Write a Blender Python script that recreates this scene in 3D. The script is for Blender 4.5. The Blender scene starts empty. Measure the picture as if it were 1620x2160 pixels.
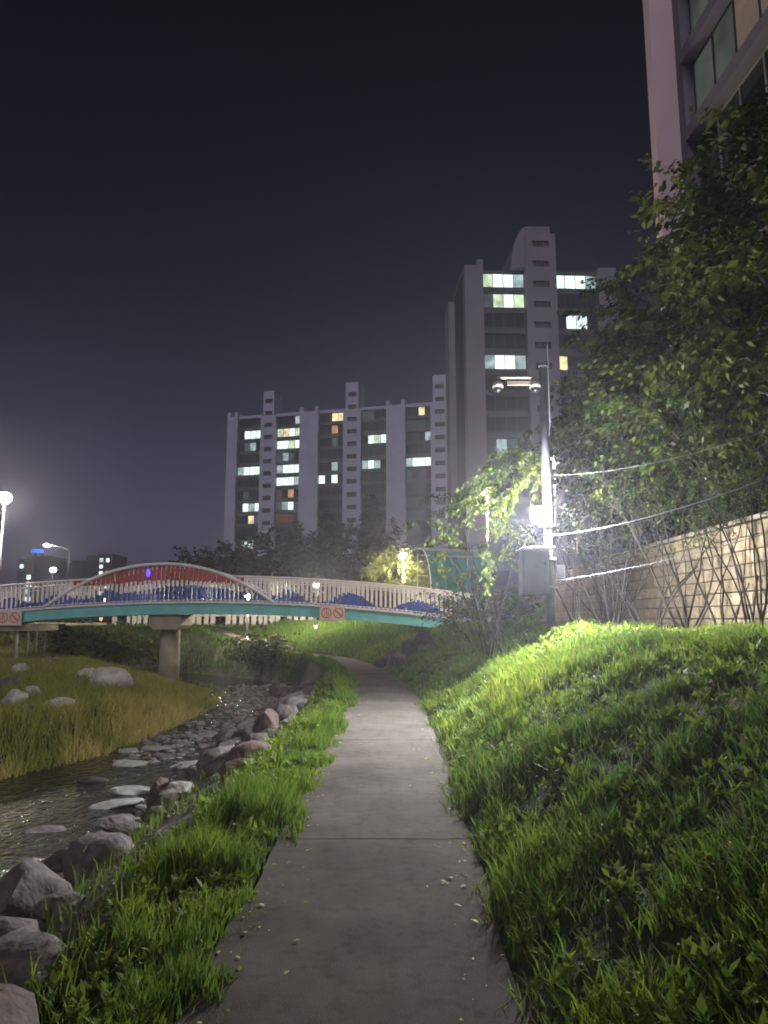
import bpy, bmesh, math, random
import numpy as np
from mathutils import Vector, Matrix

R = math.radians
random.seed(11)
rng = np.random.default_rng(11)
scene = bpy.context.scene
C = bpy.context.collection

# ------------------------------------------------------------------ camera
EYE = 1.6
PITCH = R(8.4)
FPX = 1523.0                       # focal length in pixels of the 1620x2160 photograph
cam_d = bpy.data.cameras.new('camera')
cam = bpy.data.objects.new('camera', cam_d)
C.objects.link(cam)
cam.location = (0, 0, EYE)
cam.rotation_euler = (R(90) + PITCH, 0, 0)
cam_d.sensor_fit = 'VERTICAL'
cam_d.sensor_height = 36.0
cam_d.lens = FPX / 2160 * 36.0
cam_d.clip_start = 0.05
cam_d.clip_end = 5000
scene.camera = cam

# ------------------------------------------------------------------ night sky and dim town light
world = bpy.data.worlds.new('World')
scene.world = world
world.use_nodes = True
wn = world.node_tree
wn.nodes.clear()
w_out = wn.nodes.new('ShaderNodeOutputWorld')
w_bg = wn.nodes.new('ShaderNodeBackground')
w_tc = wn.nodes.new('ShaderNodeTexCoord')
w_sep = wn.nodes.new('ShaderNodeSeparateXYZ')
w_ramp = wn.nodes.new('ShaderNodeValToRGB')
wn.links.new(w_tc.outputs['Generated'], w_sep.inputs[0])
wn.links.new(w_sep.outputs['Z'], w_ramp.inputs[0])
wn.links.new(w_ramp.outputs[0], w_bg.inputs[0])
wn.links.new(w_bg.outputs[0], w_out.inputs[0])
sky_stops = [(0.0, (.145, .130, .235)), (.07, (.120, .108, .195)), (.15, (.055, .051, .100)),
             (.26, (.0175, .0180, .040)), (.42, (.0048, .0056, .0145)), (.70, (.0004, .0006, .0026)),
             (1.0, (.0005, .0006, .0018))]
el = w_ramp.color_ramp.elements
while len(el) > 1:
    el.remove(el[-1])
el[0].position = 0.0
el[0].color = (*sky_stops[0][1], 1)
for p_, c_ in sky_stops[1:]:
    e_ = el.new(p_)
    e_.color = (*c_, 1)
w_bg.inputs[1].default_value = 1.0

sun_d = bpy.data.lights.new('town_glow', 'SUN')
sun_d.energy = 0.85
sun_d.angle = R(25)
sun_d.color = (1.0, .92, .95)
sun = bpy.data.objects.new('town_glow', sun_d)
C.objects.link(sun)
SUN_DIR = Vector((.16, .86, -.50)).normalized()
sun.rotation_euler = SUN_DIR.to_track_quat('-Z', 'Y').to_euler()

scene.view_settings.view_transform = 'Standard'
scene.view_settings.look = 'None'
scene.view_settings.exposure = 0.0
scene.view_settings.gamma = 1.0
scene.view_settings.use_curve_mapping = False
scene.render.engine = 'CYCLES'
scene.cycles.max_bounces = 6
scene.cycles.diffuse_bounces = 2
scene.cycles.glossy_bounces = 2
scene.cycles.transmission_bounces = 3
scene.cycles.transparent_max_bounces = 8
scene.cycles.volume_bounces = 0
scene.cycles.caustics_reflective = False
scene.cycles.caustics_refractive = False
scene.cycles.sample_clamp_indirect = 5.0
scene.cycles.use_denoising = True
scene.cycles.filter_width = 1.8

# ------------------------------------------------------------------ helpers
def at(px, py, Y):
    """world X and Z of a photograph pixel at ground distance Y"""
    dx = (px - 810) / FPX
    dy = (1080 - py) / FPX
    t = Y / (math.cos(PITCH) - dy * math.sin(PITCH))
    return dx * t, EYE + t * (math.sin(PITCH) + dy * math.cos(PITCH))

def P(px, py, Y):
    x, z = at(px, py, Y)
    return Vector((x, Y, z))

_lat = rng.random((256, 256))
def vnoise(x, y):
    x = np.asarray(x, float); y = np.asarray(y, float)
    xi = np.floor(x).astype(int); yi = np.floor(y).astype(int)
    fx = x - xi; fy = y - yi
    fx = fx * fx * (3 - 2 * fx); fy = fy * fy * (3 - 2 * fy)
    a = _lat[xi & 255, yi & 255]; b = _lat[(xi + 1) & 255, yi & 255]
    c = _lat[xi & 255, (yi + 1) & 255]; d = _lat[(xi + 1) & 255, (yi + 1) & 255]
    return (a * (1 - fx) + b * fx) * (1 - fy) + (c * (1 - fx) + d * fx) * fy

def fbm(x, y, o=3):
    s = 0; a = .5
    for i in range(o):
        s = s + a * vnoise(x * 2 ** i + 17 * i, y * 2 ** i + 31 * i); a *= .5
    return s / (1 - .5 ** o)

def sm(a, b, x):
    t = np.clip((x - a) / (b - a), 0, 1)
    return t * t * (3 - 2 * t)

ORIGIN = {}
def thing(name, label, cat, loc=(0, 0, 0), rz=0.0, group=None, local=False):
    o = bpy.data.objects.new(name, None)
    o.empty_display_size = .2
    C.objects.link(o)
    o.location = loc
    o.rotation_euler = (0, 0, rz)
    o['label'] = label
    o['category'] = cat
    if group: o['group'] = group
    ORIGIN[o.name] = Vector((0, 0, 0)) if local else Vector(loc)
    return o

def tag(o, label, cat, group=None, kind=None):
    o['label'] = label
    if cat: o['category'] = cat
    if group: o['group'] = group
    if kind: o['kind'] = kind
    return o

class MB:
    """collects faces for one mesh"""
    def __init__(s):
        s.v = []; s.f = []; s.m = []
    def quad(s, pts, mi=0):
        n = len(s.v); s.v += [tuple(p) for p in pts]; s.f.append(tuple(range(n, n + len(pts)))); s.m.append(mi)
        return s
    def box(s, a, b, mi=0, mis=None):
        x0, y0, z0 = a; x1, y1, z1 = b
        n = len(s.v)
        s.v += [(x0, y0, z0), (x1, y0, z0), (x1, y1, z0), (x0, y1, z0), (x0, y0, z1), (x1, y0, z1), (x1, y1, z1), (x0, y1, z1)]
        for f in ((0, 3, 2, 1), (4, 5, 6, 7), (0, 1, 5, 4), (1, 2, 6, 5), (2, 3, 7, 6), (3, 0, 4, 7)):
            s.f.append(tuple(n + i for i in f)); s.m.append(mi)
        return s
    def prism(s, poly, y0, y1, mi=0):
        """poly of (x, z) extruded along y"""
        n = len(s.v); k = len(poly)
        s.v += [(x, y0, z) for x, z in poly] + [(x, y1, z) for x, z in poly]
        s.f.append(tuple(range(n, n + k))); s.m.append(mi)
        s.f.append(tuple(range(n + 2 * k - 1, n + k - 1, -1))); s.m.append(mi)
        for i in range(k):
            j = (i + 1) % k
            s.f.append((n + j, n + i, n + k + i, n + k + j)); s.m.append(mi)
        return s
    def tube(s, pts, rad, sides=8, mi=0, cap=True):
        pts = [Vector(p) for p in pts]
        if not hasattr(rad, '__len__'): rad = [rad] * len(pts)
        n = len(s.v)
        for i, p in enumerate(pts):
            d = (pts[min(i + 1, len(pts) - 1)] - pts[max(i - 1, 0)])
            d = d.normalized() if d.length > 1e-9 else Vector((0, 0, 1))
            ref = Vector((0, 1, 0)) if abs(d.y) < .8 else Vector((1, 0, 0))
            a = d.cross(ref).normalized(); b = d.cross(a)
            for k in range(sides):
                t = 2 * math.pi * k / sides
                s.v.append(tuple(p + (a * math.cos(t) + b * math.sin(t)) * rad[i]))
        for i in range(len(pts) - 1):
            for k in range(sides):
                k2 = (k + 1) % sides
                s.f.append((n + i * sides + k, n + i * sides + k2, n + (i + 1) * sides + k2, n + (i + 1) * sides + k)); s.m.append(mi)
        if cap:
            s.f.append(tuple(range(n + sides - 1, n - 1, -1))); s.m.append(mi)
            e = n + (len(pts) - 1) * sides
            s.f.append(tuple(range(e, e + sides))); s.m.append(mi)
        return s
    def ball(s, c, r, seg=10, ring=6, sz=1.0, mi=0, lo=-90, hi=90):
        n = len(s.v); c = Vector(c)
        for i in range(ring + 1):
            t = R(lo + (hi - lo) * i / ring)
            for k in range(seg):
                a = 2 * math.pi * k / seg
                s.v.append((c.x + r * math.cos(t) * math.cos(a), c.y + r * math.cos(t) * math.sin(a), c.z + r * sz * math.sin(t)))
        for i in range(ring):
            for k in range(seg):
                k2 = (k + 1) % seg
                s.f.append((n + i * seg + k, n + i * seg + k2, n + (i + 1) * seg + k2, n + (i + 1) * seg + k)); s.m.append(mi)
        return s
    def mesh(s, name, mats, off=(0, 0, 0), smooth=False):
        me = bpy.data.meshes.new(name)
        o = Vector(off)
        me.from_pydata([(x - o.x, y - o.y, z - o.z) for x, y, z in s.v], [], s.f)
        for m in (mats if isinstance(mats, (list, tuple)) else [mats]):
            me.materials.append(m)
        me.polygons.foreach_set('material_index', s.m)
        if smooth:
            me.polygons.foreach_set('use_smooth', [True] * len(me.polygons))
        me.update()
        return me
    def build(s, name, mats, parent=None, smooth=False, bevel=0):
        r = parent
        while r is not None and r.parent is not None: r = r.parent
        off = ORIGIN.get(r.name, Vector((0, 0, 0))) if r is not None else Vector((0, 0, 0))
        o = bpy.data.objects.new(name, s.mesh(name, mats, off, smooth))
        C.objects.link(o)
        if parent is not None: o.parent = parent
        if bevel:
            b = o.modifiers.new('bevel', 'BEVEL'); b.width = bevel; b.segments = 2; b.limit_method = 'ANGLE'
        return o

def np_mesh(name, verts, faces, mat, parent=None, tint=None, off=None, smooth=False):
    """faces: list of (n,k) int arrays"""
    verts = np.asarray(verts, np.float32)
    if parent is not None and off is None:
        r = parent
        while r.parent is not None: r = r.parent
        off = ORIGIN.get(r.name, Vector((0, 0, 0)))
    if off is not None:
        verts = verts - np.array(off, np.float32)
    me = bpy.data.meshes.new(name)
    nl = sum(f.size for f in faces); nf = sum(len(f) for f in faces)
    me.vertices.add(len(verts)); me.vertices.foreach_set('co', verts.ravel())
    me.loops.add(nl)
    me.loops.foreach_set('vertex_index', np.concatenate([f.ravel() for f in faces]).astype(np.int32))
    me.polygons.add(nf)
    tot = np.concatenate([np.full(len(f), f.shape[1]) for f in faces]).astype(np.int32)
    start = np.concatenate([[0], np.cumsum(tot)[:-1]]).astype(np.int32)
    me.polygons.foreach_set('loop_start', start)
    me.update(calc_edges=True)
    if smooth: me.polygons.foreach_set('use_smooth', np.ones(nf, bool))
    if tint is not None:
        tint = np.asarray(tint, np.float32)
        if tint.ndim == 1:
            a = me.attributes.new('tint', 'FLOAT', 'POINT'); a.data.foreach_set('value', tint)
        else:
            a = me.attributes.new('tint', 'FLOAT_COLOR', 'POINT'); a.data.foreach_set('color', np.c_[tint, np.ones(len(tint), np.float32)].ravel())
    me.materials.append(mat)
    me.validate()
    o = bpy.data.objects.new(name, me)
    C.objects.link(o)
    if parent is not None: o.parent = parent
    return o

# ------------------------------------------------------------------ materials
def new_mat(name):
    m = bpy.data.materials.new(name); m.use_nodes = True
    nt = m.node_tree; b = nt.nodes['Principled BSDF']
    return m, nt, b

def mat(name, c, rough=.7, c2=None, scale=6.0, bump=0.0, bscale=30.0, metal=0.0, spec=.4, coord='Object', detail=5):
    m, nt, b = new_mat(name)
    b.inputs['Roughness'].default_value = rough
    b.inputs['Metallic'].default_value = metal
    b.inputs['Specular IOR Level'].default_value = spec
    tc = nt.nodes.new('ShaderNodeTexCoord')
    if c2 is None: c2 = tuple(x * .78 for x in c)
    n = nt.nodes.new('ShaderNodeTexNoise'); n.inputs['Scale'].default_value = scale; n.inputs['Detail'].default_value = detail
    nt.links.new(tc.outputs[coord], n.inputs['Vector'])
    r = nt.nodes.new('ShaderNodeValToRGB')
    r.color_ramp.elements[0].position = .35; r.color_ramp.elements[1].position = .68
    r.color_ramp.elements[0].color = (*c2, 1); r.color_ramp.elements[1].color = (*c, 1)
    nt.links.new(n.outputs['Fac'], r.inputs[0])
    nt.links.new(r.outputs[0], b.inputs['Base Color'])
    if bump:
        n2 = nt.nodes.new('ShaderNodeTexNoise'); n2.inputs['Scale'].default_value = bscale; n2.inputs['Detail'].default_value = 4
        nt.links.new(tc.outputs[coord], n2.inputs['Vector'])
        bp = nt.nodes.new('ShaderNodeBump'); bp.inputs['Strength'].default_value = bump; bp.inputs['Distance'].default_value = .03
        nt.links.new(n2.outputs['Fac'], bp.inputs['Height']); nt.links.new(bp.outputs[0], b.inputs['Normal'])
    return m

def emit_mat(name, c, strength, vary=0.0, scale=2.0):
    m, nt, b = new_mat(name)
    b.inputs['Base Color'].default_value = (.04, .045, .05, 1)
    b.inputs['Roughness'].default_value = .15
    b.inputs['Emission Color'].default_value = (*c, 1)
    b.inputs['Emission Strength'].default_value = strength
    if vary:
        tc = nt.nodes.new('ShaderNodeTexCoord')
        oi = nt.nodes.new('ShaderNodeObjectInfo')
        ad = nt.nodes.new('ShaderNodeVectorMath'); ad.operation = 'ADD'
        nt.links.new(tc.outputs['Object'], ad.inputs[0])
        mul = nt.nodes.new('ShaderNodeMath'); mul.operation = 'MULTIPLY'; mul.inputs[1].default_value = 37.0
        nt.links.new(oi.outputs['Random'], mul.inputs[0]); nt.links.new(mul.outputs[0], ad.inputs[1])
        n = nt.nodes.new('ShaderNodeTexNoise'); n.inputs['Scale'].default_value = scale; n.inputs['Detail'].default_value = 2
        nt.links.new(ad.outputs[0], n.inputs['Vector'])
        mr = nt.nodes.new('ShaderNodeMapRange')
        mr.inputs[1].default_value = .3; mr.inputs[2].default_value = .7
        mr.inputs[3].default_value = strength * (1 - vary); mr.inputs[4].default_value = strength * (1 + vary)
        nt.links.new(n.outputs['Fac'], mr.inputs[0]); nt.links.new(mr.outputs[0], b.inputs['Emission Strength'])
    return m

def leaf_mat(name, c0, c1, trans=.35, rough=.5, mid=None):
    """colour runs from c0 to c1 along the vertex attribute tint"""
    m, nt, b = new_mat(name)
    a = nt.nodes.new('ShaderNodeAttribute'); a.attribute_name = 'tint'
    r = nt.nodes.new('ShaderNodeValToRGB')
    r.color_ramp.elements[0].color = (*c0, 1); r.color_ramp.elements[1].color = (*c1, 1)
    if mid is not None:
        e3 = r.color_ramp.elements.new(.42); e3.color = (*mid, 1)
    nt.links.new(a.outputs['Fac'], r.inputs[0]); nt.links.new(r.outputs[0], b.inputs['Base Color'])
    b.inputs['Roughness'].default_value = rough; b.inputs['Specular IOR Level'].default_value = .15
    if trans:
        t = nt.nodes.new('ShaderNodeBsdfTranslucent'); mx = nt.nodes.new('ShaderNodeMixShader'); mx.inputs[0].default_value = trans
        nt.links.new(r.outputs[0], t.inputs[0])
        nt.links.new(b.outputs[0], mx.inputs[1]); nt.links.new(t.outputs[0], mx.inputs[2])
        nt.links.new(mx.outputs[0], nt.nodes['Material Output'].inputs[0])
    return m

M = {}
pm, nt, b = new_mat('worn_path_concrete')
tc = nt.nodes.new('ShaderNodeTexCoord')
def _noise(sc, det, lo, hi, o0, o1):
    n = nt.nodes.new('ShaderNodeTexNoise'); n.inputs['Scale'].default_value = sc; n.inputs['Detail'].default_value = det; n.inputs['Roughness'].default_value = .65
    nt.links.new(tc.outputs['Object'], n.inputs['Vector'])
    r = nt.nodes.new('ShaderNodeMapRange'); r.inputs[1].default_value = lo; r.inputs[2].default_value = hi; r.inputs[3].default_value = o0; r.inputs[4].default_value = o1
    nt.links.new(n.outputs['Fac'], r.inputs[0]); return n, r
_, g1_ = _noise(170, 3, .3, .7, .62, 1.38)
_, g2_ = _noise(1.1, 12, .35, .65, .70, 1.18)
_, g3_ = _noise(9, 8, .38, .5, .80, 1.0)
m1 = nt.nodes.new('ShaderNodeMath'); m1.operation = 'MULTIPLY'; m2 = nt.nodes.new('ShaderNodeMath'); m2.operation = 'MULTIPLY'
nt.links.new(g1_.outputs[0], m1.inputs[0]); nt.links.new(g2_.outputs[0], m1.inputs[1]); nt.links.new(m1.outputs[0], m2.inputs[0]); nt.links.new(g3_.outputs[0], m2.inputs[1])
vs = nt.nodes.new('ShaderNodeVectorMath'); vs.operation = 'SCALE'; vs.inputs[0].default_value = (.100, .087, .077)
nt.links.new(m2.outputs[0], vs.inputs['Scale']); nt.links.new(vs.outputs[0], b.inputs['Base Color'])
b.inputs['Roughness'].default_value = .92; b.inputs['Specular IOR Level'].default_value = .04
bp = nt.nodes.new('ShaderNodeBump'); bp.inputs['Strength'].default_value = .5; bp.inputs['Distance'].default_value = .006
nt.links.new(g1_.outputs[0], bp.inputs['Height']); nt.links.new(bp.outputs[0], b.inputs['Normal'])
M['concrete_path'] = pm
M['wall_white'] = mat('apartment_paint', (.43, .425, .59), .8, (.37, .365, .51), .35)
M['wall_b'] = mat('tower_paint', (.235, .22, .265), .8, (.19, .175, .22), .3)
M['wall_c'] = mat('pink_paint', (.68, .52, .58), .8, (.60, .45, .51), .6)
M['slab'] = mat('balcony_slab_paint', (.085, .088, .105), .8, (.06, .064, .078), .5)
M['slab_c'] = mat('mauve_slab_paint', (.20, .18, .23), .7, (.16, .14, .19), .8)
M['recess_shade'] = mat('dark_recess_shade', (.020, .021, .030), .8, (.015, .016, .022), .5)  # near-black colour stands in for the shade inside facade recesses
M['frame_dark'] = mat('dark_window_frame', (.05, .05, .055), .5)
M['frame_pale'] = mat('pale_window_frame', (.35, .34, .34), .5)
M['glass_dark'] = mat('dark_glass', (.02, .025, .032), .12, (.012, .016, .022), .4, spec=.5)
M['louvre'] = mat('stair_louvre', (.06, .055, .06), .6)
LIT = {
    'w': emit_mat('window_white', (.80, 1.0, .97), 1.6, .3, .9),
    'm': emit_mat('window_medium', (.62, .84, .84), .60, .5, .9),
    'd': emit_mat('window_dim', (.35, .43, .46), .13, .6, .8),
    'y': emit_mat('window_warm', (1.0, .86, .45), 1.1, .5, .9),
    'g': emit_mat('window_green', (.75, .95, .62), .95, .4, .8),
    'o': emit_mat('window_orange', (1.0, .55, .22), .55, .5, .9),
    'r': emit_mat('window_red', (.5, .16, .08), .18, .6, .8),
    'b': emit_mat('window_blue', (.16, .24, .38), .10, .5, .8),
    'p': emit_mat('window_pink', (.62, .45, .36), .16, .3, .5),
    'e': emit_mat('window_sage', (.40, .46, .40), .10, .5, .6),
}
M['teal'] = mat('teal_girder_paint', (.19, .54, .51), .55, (.15, .44, .42), 2.5, .05, 12)
M['rail_white'] = mat('white_rail_paint', (.78, .745, .74), .5, (.65, .615, .61), 5)
M['rail_blue'] = mat('blue_rail_paint', (.030, .075, .40), .5, (.025, .06, .32), 5)
M['rail_red'] = mat('red_rail_paint', (.38, .055, .040), .5, (.30, .045, .035), 5)
M['pier'] = mat('weathered_pier_concrete', (.40, .33, .25), .9, (.26, .21, .16), 2.2, .3, 20)
M['sign'] = mat('cream_sign_face', (.72, .58, .50), .5, (.64, .51, .44), 6)
M['sign_red'] = mat('red_sign_print', (.62, .12, .06), .5)
M['steel'] = mat('galvanised_steel', (.20, .20, .23), .5, (.15, .15, .175), 8, metal=.2)
M['pole_pale'] = mat('pale_pole_paint', (.45, .42, .42), .5)
M['cabinet'] = mat('grey_cabinet_paint', (.10, .10, .12), .55, (.08, .08, .10), 4)
M['black'] = mat('black_plastic', (.02, .02, .022), .35)
M['dome'] = mat('cream_camera_housing', (.42, .38, .32), .45)
M['cable'] = mat('pale_cable_sheath', (.16, .165, .18), .5)
M['bark'] = mat('bark', (.075, .055, .042), .9, (.045, .033, .026), 8, .5, 30)
M['stem'] = mat('shrub_stem_bark', (.045, .034, .028), .9, (.028, .021, .018), 10, .3, 40)
M['soil_rock'] = mat('grey_boulder', (.150, .122, .115), .85, (.055, .045, .042), 3.0, .7, 5, detail=12)
M['rock_pale'] = mat('pale_boulder', (.30, .275, .255), .85, (.15, .135, .12), 3.2, .7, 5, detail=12)
M['rock_red'] = mat('reddish_boulder', (.115, .072, .060), .85, (.055, .036, .032), 3.2, .7, 5, detail=12)
M['rock_dark'] = mat('dark_boulder', (.085, .070, .060), .85, (.045, .036, .032), 3.2, .7, 5, detail=12)
M['rock_wet'] = mat('wet_flat_stone', (.34, .34, .31), .55, (.20, .205, .18), 4, .5, 14, detail=8)
M['netting'] = mat('green_panel', (.025, .19, .145), .5, (.018, .14, .105), 1.5)
M['fence_pale'] = mat('pale_fence_board', (.55, .50, .45), .7, (.42, .38, .34), 3)
M['lamp_white'] = emit_mat('lamp_white_lens', (.93, .96, 1.0), 60)
M['lamp_warm'] = emit_mat('lamp_warm_lens', (1.0, .90, .72), 26)
M['lamp_glare'] = emit_mat('glaring_lamp_lens', (1.0, .92, .78), 140)
M['lamp_far'] = emit_mat('far_lamp_lens', (1.0, .95, .85), 12)
M['blue_sign'] = emit_mat('blue_lit_sign', (.03, .16, 1.0), 1.6)
M['blue_led'] = emit_mat('violet_blue_light', (.10, .06, 1.0), 2.2)
M['amber'] = emit_mat('amber_light', (1.0, .55, .30), 1.2)
M['far_window'] = emit_mat('far_white_window', (.85, 1.0, .95), 1.6, .5, .3)
M['far_block'] = mat('far_tower_wall', (.045, .042, .06), .9, (.035, .034, .05), .05)
M['roadside'] = mat('dark_asphalt', (.05, .05, .052), .9)
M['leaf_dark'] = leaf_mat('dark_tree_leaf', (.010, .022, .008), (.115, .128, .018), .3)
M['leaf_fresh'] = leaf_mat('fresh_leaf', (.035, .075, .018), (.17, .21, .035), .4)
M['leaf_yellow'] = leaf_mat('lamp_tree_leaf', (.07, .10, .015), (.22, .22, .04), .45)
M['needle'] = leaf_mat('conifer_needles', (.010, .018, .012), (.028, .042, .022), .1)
M['tan_path'] = mat('tan_path_surface', (.20, .15, .10), .95, (.13, .10, .065), 6, .4, 60)  # tan tone for the narrow stretch beyond the bridge
M['far_rock'] = mat('white_far_bank_rock', (.50, .46, .43), .85, (.32, .29, .26), 3.2, .7, 5, detail=12)
M['grass'] = leaf_mat('grass_blades', (.12, .092, .045), (.24, .29, .030), .45, .6, (.080, .165, .022))
M['grass_dry'] = leaf_mat('dry_bank_grass', (.19, .21, .035), (.52, .43, .14), .3, .6)
M['weed'] = leaf_mat('broad_weed_leaf', (.06, .12, .016), (.22, .28, .035), .35, .7)
M['petal'] = mat('white_petal', (.75, .76, .80), .5)

# ground: colour painted per zone (soil, gravel bed, sandy track), broken up by noise
gm, nt, b = new_mat('bank_soil')
a = nt.nodes.new('ShaderNodeAttribute'); a.attribute_name = 'tint'
tc = nt.nodes.new('ShaderNodeTexCoord')
n1 = nt.nodes.new('ShaderNodeTexNoise'); n1.inputs['Scale'].default_value = 7; n1.inputs['Detail'].default_value = 9
nt.links.new(tc.outputs['Object'], n1.inputs['Vector'])
mr = nt.nodes.new('ShaderNodeMapRange'); mr.inputs[1].default_value = .3; mr.inputs[2].default_value = .7; mr.inputs[3].default_value = .45; mr.inputs[4].default_value = 1.35
nt.links.new(n1.outputs['Fac'], mr.inputs[0])
mu = nt.nodes.new('ShaderNodeVectorMath'); mu.operation = 'SCALE'
nt.links.new(a.outputs['Color'], mu.inputs[0]); nt.links.new(mr.outputs[0], mu.inputs['Scale'])
nt.links.new(mu.outputs[0], b.inputs['Base Color']); b.inputs['Roughness'].default_value = .95
b.inputs['Specular IOR Level'].default_value = .1
bp = nt.nodes.new('ShaderNodeBump'); bp.inputs['Strength'].default_value = .7; bp.inputs['Distance'].default_value = .05
n2 = nt.nodes.new('ShaderNodeTexNoise'); n2.inputs['Scale'].default_value = 18; n2.inputs['Detail'].default_value = 6
nt.links.new(tc.outputs['Object'], n2.inputs['Vector'])
nt.links.new(n2.outputs['Fac'], bp.inputs['Height']); nt.links.new(bp.outputs[0], b.inputs['Normal'])
M['ground'] = gm

# water: dark, glossy, rippled
wm, nt, b = new_mat('stream_water')
b.inputs['Base Color'].default_value = (.012, .013, .010, 1); b.inputs['Roughness'].default_value = .10; b.inputs['IOR'].default_value = 1.33
b.inputs['Specular IOR Level'].default_value = .6
tc = nt.nodes.new('ShaderNodeTexCoord'); mp = nt.nodes.new('ShaderNodeMapping'); mp.inputs['Scale'].default_value = (1.0, .75, 1)
nt.links.new(tc.outputs['Object'], mp.inputs[0])
n1 = nt.nodes.new('ShaderNodeTexNoise'); n1.inputs['Scale'].default_value = 5.5; n1.inputs['Detail'].default_value = 6; n1.inputs['Distortion'].default_value = .7
nt.links.new(mp.outputs[0], n1.inputs['Vector'])
bp = nt.nodes.new('ShaderNodeBump'); bp.inputs['Strength'].default_value = 1.0; bp.inputs['Distance'].default_value = .09
nt.links.new(n1.outputs['Fac'], bp.inputs['Height']); nt.links.new(bp.outputs[0], b.inputs['Normal'])
M['water'] = wm

# retaining wall blocks: warm stone with a tint of its own on every block
km, nt, b = new_mat('beige_wall_block')
oi = nt.nodes.new('ShaderNodeObjectInfo'); tc = nt.nodes.new('ShaderNodeTexCoord')
n1 = nt.nodes.new('ShaderNodeTexNoise'); n1.inputs['Scale'].default_value = 9; n1.inputs['Detail'].default_value = 7
ad = nt.nodes.new('ShaderNodeVectorMath'); ad.operation = 'ADD'
geo = nt.nodes.new('ShaderNodeNewGeometry')
nt.links.new(geo.outputs['Position'], n1.inputs['Vector'])
r = nt.nodes.new('ShaderNodeValToRGB'); r.color_ramp.elements[0].position = .3; r.color_ramp.elements[1].position = .72
r.color_ramp.elements[0].color = (.22, .165, .10, 1); r.color_ramp.elements[1].color = (.44, .345, .22, 1)
nt.links.new(n1.outputs['Fac'], r.inputs[0])
mr = nt.nodes.new('ShaderNodeMapRange'); mr.inputs[3].default_value = .72; mr.inputs[4].default_value = 1.15
nt.links.new(oi.outputs['Random'], mr.inputs[0])
mu = nt.nodes.new('ShaderNodeVectorMath'); mu.operation = 'SCALE'
nt.links.new(r.outputs[0], mu.inputs[0]); nt.links.new(mr.outputs[0], mu.inputs['Scale'])
nt.links.new(mu.outputs[0], b.inputs['Base Color']); b.inputs['Roughness'].default_value = .95
bp = nt.nodes.new('ShaderNodeBump'); bp.inputs['Strength'].default_value = .6; bp.inputs['Distance'].default_value = .02
n2 = nt.nodes.new('ShaderNodeTexNoise'); n2.inputs['Scale'].default_value = 40; n2.inputs['Detail'].default_value = 4
nt.links.new(geo.outputs['Position'], n2.inputs['Vector']); nt.links.new(n2.outputs['Fac'], bp.inputs['Height']); nt.links.new(bp.outputs[0], b.inputs['Normal'])
M['block'] = km
M['mortar'] = mat('wall_backing', (.10, .085, .065), .95)

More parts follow.
